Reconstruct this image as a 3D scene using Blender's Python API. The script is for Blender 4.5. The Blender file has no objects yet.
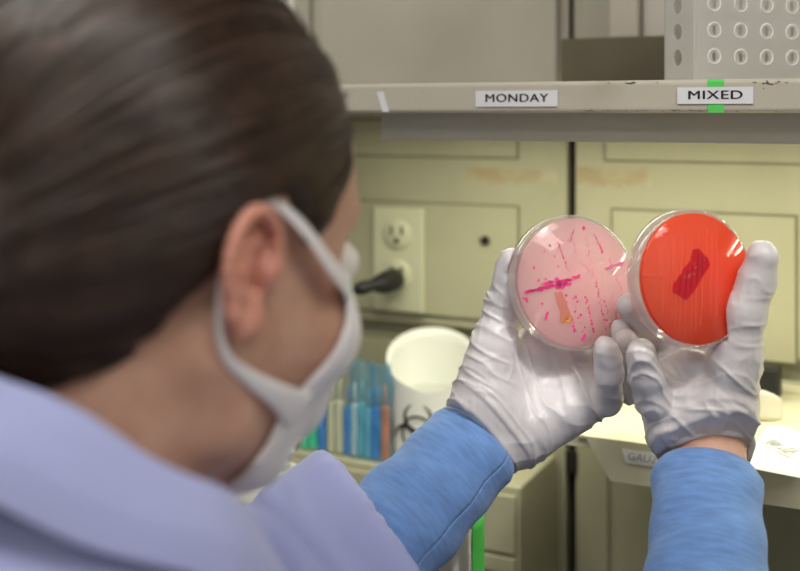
import bpy, bmesh, math, random
import numpy as np
from mathutils import Vector, Matrix, noise as mnoise

random.seed(7); rng = np.random.default_rng(7)
SC = bpy.context.scene
COL = SC.collection
YAW = math.radians(26.0)
CY, SY = math.cos(YAW), math.sin(YAW)
EYE = 1.45            # camera height above the floor
FPX = 1083.0          # focal length for an 800 px wide frame
HOR = 113.0           # row of the eye level

# ---------------------------------------------------------------- coordinates
def c2w(p):
    """view-aligned metres (x right, y away, z above eye) -> room coordinates"""
    x, y, z = p
    return Vector((x * CY - y * SY, x * SY + y * CY, z + EYE))
def c2w_arr(v):
    v = np.asarray(v, float)
    return np.stack([v[:, 0] * CY - v[:, 1] * SY, v[:, 0] * SY + v[:, 1] * CY, v[:, 2] + EYE], 1)
def V(px, py, t):
    return np.array([(px - 400.0) * t / FPX, t, (HOR - py) * t / FPX])
def W(px, py, y):
    """room point at distance y towards the back wall"""
    k = (px - 400.0) / FPX
    t = y / (CY + SY * k)
    return Vector((t * (-SY + CY * k), y, EYE + (HOR - py) * t / FPX))

# ---------------------------------------------------------------- materials
def new_mat(name):
    m = bpy.data.materials.new(name); m.use_nodes = True
    nt = m.node_tree
    return m, nt, nt.nodes['Principled BSDF'], nt.nodes['Material Output']
def mat(name, col, rough=0.5, var=None, bump=None, metal=0.0, spec=0.5, sss=0.0, trans=0.0, ior=1.45, sheen=0.0, coat=0.0):
    m, nt, b, out = new_mat(name)
    b.inputs['Base Color'].default_value = (*col, 1)
    b.inputs['Roughness'].default_value = rough
    b.inputs['Metallic'].default_value = metal
    b.inputs['Specular IOR Level'].default_value = spec
    b.inputs['IOR'].default_value = ior
    b.inputs['Transmission Weight'].default_value = trans
    b.inputs['Sheen Weight'].default_value = sheen
    b.inputs['Coat Weight'].default_value = coat
    if sss:
        b.inputs['Subsurface Weight'].default_value = sss
        b.inputs['Subsurface Radius'].default_value = (1, .45, .3)
        b.inputs['Subsurface Scale'].default_value = 0.008
    tc = nt.nodes.new('ShaderNodeTexCoord')
    if var:
        sc, col2, lo, hi = var
        n = nt.nodes.new('ShaderNodeTexNoise'); n.inputs['Scale'].default_value = sc; n.inputs['Detail'].default_value = 5
        nt.links.new(tc.outputs['Object'], n.inputs['Vector'])
        r = nt.nodes.new('ShaderNodeMapRange'); r.inputs['From Min'].default_value = lo; r.inputs['From Max'].default_value = hi
        nt.links.new(n.outputs['Fac'], r.inputs['Value'])
        mx = nt.nodes.new('ShaderNodeMix'); mx.data_type = 'RGBA'
        mx.inputs['A'].default_value = (*col, 1); mx.inputs['B'].default_value = (*col2, 1)
        nt.links.new(r.outputs['Result'], mx.inputs['Factor'])
        nt.links.new(mx.outputs['Result'], b.inputs['Base Color'])
    if bump:
        sc, st, dist = bump
        n = nt.nodes.new('ShaderNodeTexNoise'); n.inputs['Scale'].default_value = sc; n.inputs['Detail'].default_value = 4
        nt.links.new(tc.outputs['Object'], n.inputs['Vector'])
        bp = nt.nodes.new('ShaderNodeBump'); bp.inputs['Strength'].default_value = st; bp.inputs['Distance'].default_value = dist
        nt.links.new(n.outputs['Fac'], bp.inputs['Height'])
        nt.links.new(bp.outputs['Normal'], b.inputs['Normal'])
    return m
def clear_mat(name, tint=(1, 1, 1), haze=0.12, hazecol=(.9, .9, .9), rough=0.05, gloss=1.0):
    """thin clear plastic: see-through, a little haze, a sharp gloss"""
    m, nt, b, out = new_mat(name); nt.nodes.remove(b)
    tr = nt.nodes.new('ShaderNodeBsdfTransparent'); tr.inputs['Color'].default_value = (*tint, 1)
    df = nt.nodes.new('ShaderNodeBsdfDiffuse'); df.inputs['Color'].default_value = (*hazecol, 1)
    tl = nt.nodes.new('ShaderNodeBsdfTranslucent'); tl.inputs['Color'].default_value = (*hazecol, 1)
    md = nt.nodes.new('ShaderNodeMixShader'); md.inputs[0].default_value = .5
    nt.links.new(df.outputs[0], md.inputs[1]); nt.links.new(tl.outputs[0], md.inputs[2])
    m1 = nt.nodes.new('ShaderNodeMixShader'); m1.inputs[0].default_value = haze
    nt.links.new(tr.outputs[0], m1.inputs[1]); nt.links.new(md.outputs[0], m1.inputs[2])
    gl = nt.nodes.new('ShaderNodeBsdfGlossy'); gl.inputs['Roughness'].default_value = rough
    fr = nt.nodes.new('ShaderNodeLayerWeight'); fr.inputs['Blend'].default_value = .5
    pw = nt.nodes.new('ShaderNodeMath'); pw.operation = 'POWER'; pw.inputs[1].default_value = 4.0
    nt.links.new(fr.outputs['Facing'], pw.inputs[0])
    mu = nt.nodes.new('ShaderNodeMath'); mu.operation = 'MULTIPLY_ADD'; mu.inputs[1].default_value = .6 * gloss; mu.inputs[2].default_value = .04 * gloss
    nt.links.new(pw.outputs[0], mu.inputs[0])
    m2 = nt.nodes.new('ShaderNodeMixShader'); nt.links.new(mu.outputs[0], m2.inputs[0])
    nt.links.new(m1.outputs[0], m2.inputs[1]); nt.links.new(gl.outputs[0], m2.inputs[2])
    nt.links.new(m2.outputs[0], out.inputs['Surface'])
    return m
def agar_mat(name, col, col2, see, scale=25, tfrac=.55, seecol=None):
    """gel: part diffuse, part translucent, part see-through, wet gloss"""
    m, nt, b, out = new_mat(name); nt.nodes.remove(b)
    tc = nt.nodes.new('ShaderNodeTexCoord')
    n = nt.nodes.new('ShaderNodeTexNoise'); n.inputs['Scale'].default_value = scale; n.inputs['Detail'].default_value = 2
    nt.links.new(tc.outputs['Object'], n.inputs['Vector'])
    mx = nt.nodes.new('ShaderNodeMix'); mx.data_type = 'RGBA'
    mx.inputs['A'].default_value = (*col, 1); mx.inputs['B'].default_value = (*col2, 1)
    nt.links.new(n.outputs['Fac'], mx.inputs['Factor'])
    df = nt.nodes.new('ShaderNodeBsdfDiffuse'); tl = nt.nodes.new('ShaderNodeBsdfTranslucent')
    nt.links.new(mx.outputs['Result'], df.inputs['Color']); nt.links.new(mx.outputs['Result'], tl.inputs['Color'])
    md = nt.nodes.new('ShaderNodeMixShader'); md.inputs[0].default_value = tfrac
    nt.links.new(df.outputs[0], md.inputs[1]); nt.links.new(tl.outputs[0], md.inputs[2])
    tr = nt.nodes.new('ShaderNodeBsdfTransparent'); tr.inputs['Color'].default_value = (*(seecol or col), 1)
    m1 = nt.nodes.new('ShaderNodeMixShader'); m1.inputs[0].default_value = see
    nt.links.new(md.outputs[0], m1.inputs[1]); nt.links.new(tr.outputs[0], m1.inputs[2])
    nt.links.new(m1.outputs[0], out.inputs['Surface'])
    return m
def emit_mat(name, col, s):
    m, nt, b, out = new_mat(name)
    b.inputs['Base Color'].default_value = (.9, .9, .9, 1)
    b.inputs['Emission Color'].default_value = (*col, 1); b.inputs['Emission Strength'].default_value = s
    return m

# ---------------------------------------------------------------- scene objects
def tag(o, label=None, cat=None, group=None, kind=None):
    if label: o['label'] = label
    if cat: o['category'] = cat
    if group: o['group'] = group
    if kind: o['kind'] = kind
    return o
def thing(name, loc, label, cat, group=None):
    o = bpy.data.objects.new(name, None); COL.objects.link(o)
    o.empty_display_size = .02; o.location = loc
    return tag(o, label, cat, group)
def wloc(o):
    p = Vector(o.location); q = o.parent
    return p
def link(name, me, m, parent=None):
    """mesh in room coordinates -> object; a top-level one gets its origin at its base"""
    o = bpy.data.objects.new(name, me); COL.objects.link(o)
    if m is not None and not me.materials: me.materials.append(m)
    if parent is None:
        n = len(me.vertices); a = np.empty(n * 3, 'f'); me.vertices.foreach_get('co', a); a = a.reshape(-1, 3)
        c = Vector(((a[:, 0].min() + a[:, 0].max()) / 2, (a[:, 1].min() + a[:, 1].max()) / 2, a[:, 2].min()))
        me.transform(Matrix.Translation(-c)); o.location = c
        o['_w'] = 1; del o['_w']
    else:
        base = parent
        off = Vector(parent.location)
        while base.parent:
            base = base.parent; off = off + Vector(base.location)
        # parts keep their origin at the root's base
        me.transform(Matrix.Translation(-off)); o.parent = parent
    return o
class MB:
    """collects shapes into one mesh"""
    def __init__(s): s.bm = bmesh.new(); s.uv = s.bm.loops.layers.uv.new('UVMap')
    def box(s, lo, hi, bev=0.0, M=None, seg=2):
        g = bmesh.ops.create_cube(s.bm, size=1)['verts']
        lo, hi = Vector(lo), Vector(hi); c = (lo + hi) / 2; d = hi - lo
        for v in g: v.co = Vector((v.co.x * d.x, v.co.y * d.y, v.co.z * d.z)) + c
        if bev:
            es = list({e for v in g for e in v.link_edges})
            r = bmesh.ops.bevel(s.bm, geom=es, offset=bev, segments=seg, profile=.5, affect='EDGES')
            g = list({v for f in r['faces'] for v in f.verts} | {v for v in g if v.is_valid})
        if M is not None: bmesh.ops.transform(s.bm, matrix=M, verts=g)
        return s
    def tube(s, pts, rad, n=12, cap=True, closed=False, flat=None, up=None):
        """round (or flattened) tube along points; rad may be a list; flat=(a,b) scales the section"""
        pts = [Vector(p) for p in pts]; N = len(pts)
        if not hasattr(rad, '__len__'): rad = [rad] * N
        ref = Vector(up) if up else None
        rings = []; prev = None
        for i, p in enumerate(pts):
            if closed: t = pts[(i + 1) % N] - pts[i - 1]
            else: t = pts[min(i + 1, N - 1)] - pts[max(i - 1, 0)]
            t.normalize()
            if ref is not None: a = ref - t * ref.dot(t)
            elif prev is None: a = t.orthogonal()
            else: a = prev - t * prev.dot(t)
            if a.length < 1e-6: a = t.orthogonal()
            a.normalize(); prev = a; b = t.cross(a)
            fa, fb = flat if flat else (1, 1)
            rings.append([s.bm.verts.new(p + (a * math.cos(q) * fa + b * math.sin(q) * fb) * rad[i])
                          for q in [2 * math.pi * j / n for j in range(n)]])
        rr = range(N if closed else N - 1)
        for i in rr:
            A, B = rings[i], rings[(i + 1) % N]
            for j in range(n):
                f = s.bm.faces.new((A[j], A[(j + 1) % n], B[(j + 1) % n], B[j])); f.smooth = True
                for l, (uu, vv) in zip(f.loops, ((j, i), (j + 1, i), (j + 1, i + 1), (j, i + 1))):
                    l[s.uv].uv = (uu / n, vv / max(1, N - 1))
        if cap and not closed:
            s.bm.faces.new(rings[0][::-1]); s.bm.faces.new(rings[-1])
        return s
    def lathe(s, prof, n=64, M=None, smooth=True):
        """profile [(r,z)] turned about z"""
        rings = []; new = []
        for r, z in prof:
            if r < 1e-6: v = s.bm.verts.new((0, 0, z)); rings.append([v]); new.append(v)
            else:
                R = [s.bm.verts.new((r * math.cos(2 * math.pi * j / n), r * math.sin(2 * math.pi * j / n), z)) for j in range(n)]
                rings.append(R); new += R
        for A, B in zip(rings, rings[1:]):
            for j in range(n):
                a = [A[j % len(A)], A[(j + 1) % len(A)], B[(j + 1) % len(B)], B[j % len(B)]]
                u = []
                for v in a:
                    if v not in u: u.append(v)
                if len(u) > 2:
                    f = s.bm.faces.new(u); f.smooth = smooth
        if M is not None: bmesh.ops.transform(s.bm, matrix=M, verts=new)
        return s
    def poly(s, pts, thick=None):
        """flat polygon, thickened along a vector"""
        a = [s.bm.verts.new(p) for p in pts]
        s.bm.faces.new(a)
        if thick is not None:
            b = [s.bm.verts.new(Vector(p) + Vector(thick)) for p in pts]
            s.bm.faces.new(b[::-1]); k = len(a)
            for i in range(k): s.bm.faces.new((a[i], a[(i + 1) % k], b[(i + 1) % k], b[i]))
        return s
    def grid(s, fn, nu, nv, smooth=True):
        g = [[s.bm.verts.new(fn(i / nu, j / nv)) for j in range(nv + 1)] for i in range(nu + 1)]
        for i in range(nu):
            for j in range(nv):
                f = s.bm.faces.new((g[i][j], g[i + 1][j], g[i + 1][j + 1], g[i][j + 1])); f.smooth = smooth
                for l, (a, b) in zip(f.loops, ((i, j), (i + 1, j), (i + 1, j + 1), (i, j + 1))): l[s.uv].uv = (a / nu, b / nv)
        return s
    def me(s, name, M=None):
        bmesh.ops.recalc_face_normals(s.bm, faces=s.bm.faces)
        me = bpy.data.meshes.new(name); s.bm.to_mesh(me); s.bm.free()
        if M is not None: me.transform(M)
        return me
    def build(s, name, m, parent=None, M=None):
        return link(name, s.me(name, M), m, parent)
def solid(o, t, off=0):
    md = o.modifiers.new('t', 'SOLIDIFY'); md.thickness = t; md.offset = off; return o
def text_mesh(txt, size, loc, rot=None, sx=1.0, shear=0.0, ext=.00015, M=None, space=1.0, bold=0):
    cu = bpy.data.curves.new('t', 'FONT'); cu.body = txt; cu.size = size; cu.extrude = ext; cu.shear = shear
    cu.align_x = 'CENTER'; cu.align_y = 'CENTER'; cu.space_character = space; cu.offset = 0
    o = bpy.data.objects.new('t', cu); COL.objects.link(o)
    bpy.context.view_layer.update()
    me = bpy.data.meshes.new_from_object(o.evaluated_get(bpy.context.evaluated_depsgraph_get()))
    bpy.data.objects.remove(o)
    me.transform(Matrix.Diagonal((sx, 1, 1, 1)))
    if M is None: M = Matrix.Translation(loc) @ (rot if rot else Matrix.Rotation(math.pi / 2, 4, 'X'))
    if bold:
        bm_ = bmesh.new(); bm_.from_mesh(me); n0 = bm_.verts[:]; r_ = bmesh.ops.duplicate(bm_, geom=bm_.verts[:] + bm_.edges[:] + bm_.faces[:])
        bmesh.ops.translate(bm_, vec=(bold, bold * .3, .00002), verts=[g for g in r_['geom'] if isinstance(g, bmesh.types.BMVert)]); bm_.to_mesh(me); bm_.free()
    me.transform(M); me.materials.clear()
    return me

# ---------------------------------------------------------------- volume sculpting (signed distance fields)
class Field:
    def __init__(s, lo, hi, h):
        s.lo = np.array(lo, float); s.h = h
        s.n = np.ceil((np.array(hi) - s.lo) / h).astype(int) + 1
        s.F = np.full(s.n, 1.0, np.float32)
    def blk(s, lo, hi):
        a = np.clip(np.floor((np.array(lo) - s.lo) / s.h).astype(int), 0, s.n)
        b = np.clip(np.ceil((np.array(hi) - s.lo) / s.h).astype(int) + 1, 0, s.n)
        ax = [(s.lo[i] + s.h * np.arange(a[i], b[i])).astype(np.float32) for i in range(3)]
        return tuple(slice(a[i], b[i]) for i in range(3)), ax[0][:, None, None], ax[1][None, :, None], ax[2][None, None, :]
    def put(s, fn, lo, hi, k, sub=False):
        sl, X, Y, Z = s.blk(lo, hi)
        A = s.F[sl]
        if A.size == 0: return
        d = fn(X, Y, Z)
        if not sub:
            h = np.clip(.5 + .5 * (A - d) / k, 0, 1); s.F[sl] = A * (1 - h) + d * h - k * h * (1 - h)
        else:
            h = np.clip(.5 - .5 * (A + d) / k, 0, 1); s.F[sl] = A * (1 - h) - d * h + k * h * (1 - h)
    def cone(s, a, b, ra, rb, k=.004, sub=False, sq=None):
        a, b = np.array(a, float), np.array(b, float); ba = b - a; L = max(ba @ ba, 1e-12)
        m = max(ra, rb) + k * 1.5 + .012
        def fn(X, Y, Z):
            x, y, z = X - a[0], Y - a[1], Z - a[2]
            t = np.clip((x * ba[0] + y * ba[1] + z * ba[2]) / L, 0, 1)
            return np.sqrt((x - t * ba[0]) ** 2 + (y - t * ba[1]) ** 2 + (z - t * ba[2]) ** 2) - (ra + (rb - ra) * t)
        s.put(fn, np.minimum(a, b) - m, np.maximum(a, b) + m, k, sub)
    def chain(s, pts, rr, k=.004):
        for i in range(len(pts) - 1): s.cone(pts[i], pts[i + 1], rr[i], rr[i + 1], k)
    def ell(s, c, r, ax=None, k=.004, sub=False):
        c = np.array(c, float); A = np.eye(3) if ax is None else np.array(ax, float)
        m = max(r) + k * 1.5 + .012
        def fn(X, Y, Z):
            x, y, z = X - c[0], Y - c[1], Z - c[2]
            q = [(x * A[i][0] + y * A[i][1] + z * A[i][2]) for i in range(3)]
            k0 = np.sqrt(sum((q[i] / r[i]) ** 2 for i in range(3))); k1 = np.sqrt(sum((q[i] / r[i] ** 2) ** 2 for i in range(3)))
            return k0 * (k0 - 1) / np.maximum(k1, 1e-6)
        s.put(fn, c - m, c + m, k, sub)
    def cut(s, p, n, k=.002):
        """remove what lies beyond the plane, on the side of n"""
        p = np.array(p); n = np.array(n) / np.linalg.norm(n)
        sl, X, Y, Z = s.blk(s.lo, s.lo + s.n * s.h)
        d = (X - p[0]) * n[0] + (Y - p[1]) * n[1] + (Z - p[2]) * n[2]
        A = s.F; h = np.clip(.5 - .5 * (A - d) / k, 0, 1); s.F = (A * (1 - h) + d * h + k * h * (1 - h)).astype(np.float32)
    def sub_disc(s, Mi, R, z0, z1, k=.0015):
        """remove a disc: Mi takes field coordinates to the disc's own"""
        sl, X, Y, Z = s.blk(s.lo, s.lo + s.n * s.h)
        q = [Mi[i][0] * X + Mi[i][1] * Y + Mi[i][2] * Z + Mi[i][3] for i in range(3)]
        d = np.maximum(np.sqrt(q[0] ** 2 + q[1] ** 2) - R, np.maximum(z0 - q[2], q[2] - z1))
        A = s.F; h = np.clip(.5 - .5 * (A + d) / k, 0, 1); s.F = (A * (1 - h) - d * h + k * h * (1 - h)).astype(np.float32)
    def mesh(s):
        F = s.F; ins = F < 0
        nx, ny, nz = F.shape
        cs = (nx - 1, ny - 1, nz - 1)
        P = np.zeros(cs + (3,), np.float32); N = np.zeros(cs, np.float32)
        def acc(axis, o1, o2):
            # edges along axis at corner offset (o1,o2) on the other two axes
            oth = [i for i in range(3) if i != axis]
            sa = [None] * 3; sb = [None] * 3
            sa[axis] = slice(0, cs[axis]); sb[axis] = slice(1, cs[axis] + 1)
            for o, ax in zip((o1, o2), oth):
                sa[ax] = slice(o, cs[ax] + o); sb[ax] = sa[ax]
            A, B = F[tuple(sa)], F[tuple(sb)]
            idx = np.nonzero((A < 0) != (B < 0))
            a, b = A[idx], B[idx]; t = a / (a - b)
            off = np.zeros((len(t), 3), np.float32); off[:, axis] = t; off[:, oth[0]] = o1; off[:, oth[1]] = o2
            P[idx] += off; N[idx] += 1
        for ax in range(3):
            for o1 in (0, 1):
                for o2 in (0, 1): acc(ax, o1, o2)
        act = np.nonzero(N > 0)
        vid = np.full(cs, -1, np.int64); vid[act] = np.arange(len(act[0]))
        verts = (P[act] / N[act][:, None] + np.stack(act, 1)) * s.h + s.lo
        quads = []
        for ax in range(3):
            u, v = [(1, 2), (2, 0), (0, 1)][ax]
            sa = [slice(1, -1)] * 3; sb = [slice(1, -1)] * 3
            sa[ax] = slice(0, -1); sb[ax] = slice(1, None)
            a, b = ins[tuple(sa)], ins[tuple(sb)]
            for flip in (False, True):
                idx = np.nonzero(a & ~b) if not flip else np.nonzero(~a & b)
                base = np.stack(idx, 1); base[:, u] += 1; base[:, v] += 1
                def cell(du, dv):
                    q = base.copy(); q[:, u] -= du; q[:, v] -= dv
                    return vid[q[:, 0], q[:, 1], q[:, 2]]
                q = np.stack([cell(1, 1), cell(0, 1), cell(0, 0), cell(1, 0)], 1)
                quads.append(q[:, ::-1] if flip else q)
        quads = np.concatenate(quads)
        quads = quads[(quads >= 0).all(1)]
        return verts, quads
def relax(v, q, it=2, lam=.5):
    e = np.concatenate([q[:, [0, 1]], q[:, [1, 2]], q[:, [2, 3]], q[:, [3, 0]]])
    for _ in range(it):
        acc = np.zeros_like(v); cnt = np.zeros(len(v))
        for a, b in ((0, 1), (1, 0)):
            for c in range(3): acc[:, c] += np.bincount(e[:, a], v[e[:, b], c], len(v))
            cnt += np.bincount(e[:, a], minlength=len(v))
        v = v + lam * (acc / np.maximum(cnt, 1)[:, None] - v)
    return v
def vnormals(v, q):
    n = np.cross(v[q[:, 2]] - v[q[:, 0]], v[q[:, 3]] - v[q[:, 1]])
    out = np.zeros_like(v)
    for i in range(4):
        for c in range(3): out[:, c] += np.bincount(q[:, i], n[:, c], len(v))
    return out / np.maximum(np.linalg.norm(out, axis=1), 1e-12)[:, None]
def np_mesh(name, v, q, smooth=True):
    me = bpy.data.meshes.new(name)
    k = q.shape[1]
    me.vertices.add(len(v)); me.vertices.foreach_set('co', np.asarray(v, np.float32).ravel())
    me.loops.add(len(q) * k); me.loops.foreach_set('vertex_index', q.astype(np.int32).ravel())
    me.polygons.add(len(q)); me.polygons.foreach_set('loop_start', np.arange(0, len(q) * k, k, dtype=np.int32))
    me.polygons.foreach_set('use_smooth', np.full(len(q), smooth))
    me.update(calc_edges=True); me.validate()
    return me
# cheap vector value-noise, smooth, for folds
_T = rng.random((64, 64, 64)).astype(np.float32)
def vnoise(p):
    i = np.floor(p).astype(int); f = p - i; f = f * f * (3 - 2 * f); r = 0
    for dx in (0, 1):
        for dy in (0, 1):
            for dz in (0, 1):
                w = (f[:, 0] if dx else 1 - f[:, 0]) * (f[:, 1] if dy else 1 - f[:, 1]) * (f[:, 2] if dz else 1 - f[:, 2])
                r = r + w * _T[(i[:, 0] + dx) % 64, (i[:, 1] + dy) % 64, (i[:, 2] + dz) % 64]
    return r
def ridge(p):
    return 1 - np.abs(2 * vnoise(p) - 1) * 2
EN = 1.0; EXPO = -0.76
# ================================================================ MATERIALS
M_wall = mat('painted_metal_cream', (.44, .425, .295), .45, var=(6, (.36, .345, .235), .5, .75), bump=(60, .08, .002))
M_up = mat('painted_metal_grey_cream', (.52, .495, .425), .5, var=(5, (.43, .405, .34), .45, .75))
M_shelf = mat('shelf_enamel', (.51, .48, .40), .38, var=(14, (.43, .40, .32), .55, .75))
M_house = mat('housing_enamel', (.50, .50, .44), .45, var=(10, (.42, .42, .36), .5, .8))
M_dark = mat('dark_gap', (.015, .013, .01), .8)
M_olive = mat('olive_card', (.13, .11, .072), .7, var=(9, (.10, .085, .055), .4, .7))
M_white = mat('white_plastic', (.86, .87, .85), .35)
M_label = mat('label_tape', (.74, .76, .80), .55)
M_black = mat('black_print', (.012, .012, .012), .6)
M_blackr = mat('black_rubber', (.012, .012, .013), .5)
M_green = mat('green_tape', (.10, .62, .12), .55, bump=(300, .3, .001))
M_plate = mat('ivory_plate', (.56, .56, .40), .35)
M_paper = mat('white_paper', (.88, .88, .84), .8)
M_pen = mat('pencil_line', (.36, .36, .36), .8)
M_tray = mat('cream_tray', (.70, .67, .48), .42, var=(12, (.62, .59, .42), .5, .8))
M_smear = mat('tape_residue', (.42, .34, .21), .8, var=(22, (.52, .49, .34), .4, .62))
M_room = mat('room_paint', (.72, .71, .68), .8)
M_floor = mat('vinyl_floor', (.36, .35, .33), .4, var=(30, (.28, .27, .26), .4, .7))
M_top = mat('black_resin_top', (.06, .06, .06), .35)
M_skin = mat('skin', (.63, .38, .285), .5, var=(40, (.52, .28, .20), .4, .75), sss=.25, bump=(500, .12, .001))
def glove_mat():
    m, nt, b, out = new_mat('latex_glove')
    b.inputs['Base Color'].default_value = (.60, .575, .59, 1); b.inputs['Roughness'].default_value = .38
    tc = nt.nodes.new('ShaderNodeTexCoord'); last = None
    for k, (rot, sc, scale, st) in enumerate((((.4, .7, .2), (3.2, .8, .8), 42, .55), ((.2, -.6, 1.1), (3.0, .7, .7), 60, .35), ((0, 0, 0), (1, 1, 1), 300, .15))):
        mp = nt.nodes.new('ShaderNodeMapping'); mp.inputs['Rotation'].default_value = rot; mp.inputs['Scale'].default_value = sc
        nt.links.new(tc.outputs['Object'], mp.inputs[0])
        n = nt.nodes.new('ShaderNodeTexNoise'); n.noise_type = 'RIDGED_MULTIFRACTAL' if k < 2 else 'FBM'
        n.inputs['Scale'].default_value = scale; n.inputs['Detail'].default_value = 2; n.inputs['Distortion'].default_value = .5
        nt.links.new(mp.outputs[0], n.inputs['Vector'])
        bp = nt.nodes.new('ShaderNodeBump'); bp.inputs['Strength'].default_value = st; bp.inputs['Distance'].default_value = .0011
        nt.links.new(n.outputs['Fac'], bp.inputs['Height'])
        if last: nt.links.new(last.outputs[0], bp.inputs['Normal'])
        last = bp
    nt.links.new(last.outputs[0], b.inputs['Normal'])
    return m
M_glove = glove_mat()
M_coat = mat('lilac_cotton', (.38, .42, .72), .85, bump=(900, .25, .0008), sheen=.2)
M_maskc = mat('white_knit_cotton', (.86, .84, .87), .9, bump=(700, .3, .001), sheen=.2)
M_hairtie = mat('brown_elastic', (.22, .12, .05), .7)
M_eye = mat('eye_white', (.8, .78, .75), .2)
M_clear = clear_mat('clear_polystyrene', haze=.02, hazecol=(1, .96, .96), rough=.06, gloss=.9)
M_lidc = clear_mat('clear_polystyrene_lid', haze=.24, hazecol=(1, .98, .98), rough=.08, gloss=1.6)
M_bag = clear_mat('clear_film', tint=(.98, 1, 1), haze=.09, hazecol=(.85, .93, .96), rough=.12, gloss=1.4)
M_bagblue = clear_mat('blue_film', tint=(.85, .95, 1), haze=.25, hazecol=(.35, .72, .95), rough=.12, gloss=1.2)
M_smoke = clear_mat('grey_film', tint=(.6, .6, .6), haze=.6, hazecol=(.33, .33, .32), rough=.2)

def hair_mat():
    m = mat('brown_hair', (.022, .0095, .006), .42, var=(45, (.040, .018, .010), .35, .7), spec=.45)
    return m
M_hair = hair_mat()
def knit_mat(name, col):
    m, nt, b, out = new_mat(name)
    b.inputs['Roughness'].default_value = .9; b.inputs['Sheen Weight'].default_value = .4
    b.inputs['Sheen Tint'].default_value = (.7, .8, 1, 1)
    uv = nt.nodes.new('ShaderNodeUVMap')
    mp = nt.nodes.new('ShaderNodeMapping'); mp.inputs['Scale'].default_value = (1, 1, 1)
    nt.links.new(uv.outputs[0], mp.inputs[0])
    w = nt.nodes.new('ShaderNodeTexWave'); w.bands_direction = 'X'; w.inputs['Scale'].default_value = 52; w.inputs['Distortion'].default_value = .4
    w2 = nt.nodes.new('ShaderNodeTexWave'); w2.bands_direction = 'Y'; w2.inputs['Scale'].default_value = 60; w2.inputs['Distortion'].default_value = 1
    nt.links.new(mp.outputs[0], w.inputs[0]); nt.links.new(mp.outputs[0], w2.inputs[0])
    mu = nt.nodes.new('ShaderNodeMath'); mu.operation = 'MULTIPLY'
    nt.links.new(w.outputs['Fac'], mu.inputs[0]); nt.links.new(w2.outputs['Fac'], mu.inputs[1])
    bp = nt.nodes.new('ShaderNodeBump'); bp.inputs['Strength'].default_value = .5; bp.inputs['Distance'].default_value = .0005
    nt.links.new(mu.outputs[0], bp.inputs['Height']); nt.links.new(bp.outputs[0], b.inputs['Normal'])
    mx = nt.nodes.new('ShaderNodeMix'); mx.data_type = 'RGBA'
    mx.inputs['A'].default_value = (*[c * .72 for c in col], 1); mx.inputs['B'].default_value = (*[min(1, c * 1.15) for c in col], 1)
    mp2 = nt.nodes.new('ShaderNodeMapping'); mp2.inputs['Scale'].default_value = (14, 70, 1); nt.links.new(uv.outputs[0], mp2.inputs[0])
    nz = nt.nodes.new('ShaderNodeTexNoise'); nz.inputs['Scale'].default_value = 1; nz.inputs['Detail'].default_value = 3; nt.links.new(mp2.outputs[0], nz.inputs['Vector'])
    ad = nt.nodes.new('ShaderNodeMath'); ad.operation = 'MULTIPLY_ADD'; ad.inputs[1].default_value = .5; nt.links.new(mu.outputs[0], ad.inputs[0])
    mr = nt.nodes.new('ShaderNodeMapRange'); mr.inputs['From Min'].default_value = .3; mr.inputs['From Max'].default_value = .7; mr.inputs['To Max'].default_value = .75; nt.links.new(nz.outputs['Fac'], mr.inputs['Value'])
    nt.links.new(mr.outputs[0], ad.inputs[2]); nt.links.new(ad.outputs[0], mx.inputs['Factor']); nt.links.new(mx.outputs['Result'], b.inputs['Base Color'])
    return m
M_knit = knit_mat('blue_knit', (.14, .28, .60))

# ================================================================ ROOM
D = 1.10                       # front of the metal wall panels
XL, XR, YF, ZC = -2.3, 1.6, -2.4, 2.7
def struct(name, lo, hi, m):
    o = MB().box(lo, hi).build(name, m); o['kind'] = 'structure'; return o
struct('floor', (XL - .1, YF - .1, -.1), (XR + .1, D + .15, 0), M_floor)
struct('ceiling', (XL - .1, YF - .1, ZC), (XR + .1, D + .15, ZC + .1), M_room)
struct('wall_back', (XL, D + .02, 0), (XR, D + .12, ZC), M_room)
struct('wall_front', (XL, YF - .1, 0), (XR, YF, ZC), M_room)
struct('wall_left', (XL - .1, YF, 0), (XL, D + .12, ZC), M_room)
struct('wall_right', (XR, YF, 0), (XR + .1, D + .12, ZC), M_room)

BZ = EYE - .55                 # worktop height
seam = W(571, 300, D).x
ZSH = EYE + .0245              # top of the shelf
YS = .804                      # front of the shelf lip

def zpx(py, u, y):             # height of row py at column u on the plane y
    return W(u, py, y).z
# lower wall panels, each with raised plates
LP = thing('wall_panel', (seam - .6, D, BZ), 'cream metal wall panel left of the dark seam, carrying the power outlet', 'wall panel')
zband0, zband1 = EYE - .2365, EYE - .259
b = MB()
b.box((-1.6, D, zband0), (seam - .0048, D + .02, ZSH - .03), .001)
b.build('panel_sheet', M_wall, LP)
M_shade_line = mat('shade_line_olive', (.20, .19, .12), .8)  # olive backing strip: the shadow line around each plate put into colour
def plate(x0, x1, z0, z1, par, name='raised_plate', th=.004, m=M_wall):
    b = MB(); b.box((x0 - .0022, D - .0006, z0 - .0022), (x1 + .0022, D + .001, z1 + .0022)); b.build('shade_line', M_shade_line, par)
    b = MB(); b.box((x0, D - th, z0), (x1, D + .001, z1), .0012); b.build(name, m, par)
xa, xb = W(518, 240, D).x, W(340, 240, D).x
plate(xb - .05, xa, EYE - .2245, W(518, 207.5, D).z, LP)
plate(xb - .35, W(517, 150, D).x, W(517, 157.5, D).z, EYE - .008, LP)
RP = thing('wall_panel', (seam + .5, D, BZ), 'cream metal wall panel right of the dark seam, behind the dishes', 'wall panel')
b = MB(); b.box((seam + .0048, D, zband0), (1.0, D + .02, ZSH - .03), .001); b.build('panel_sheet', M_wall, RP)
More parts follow.
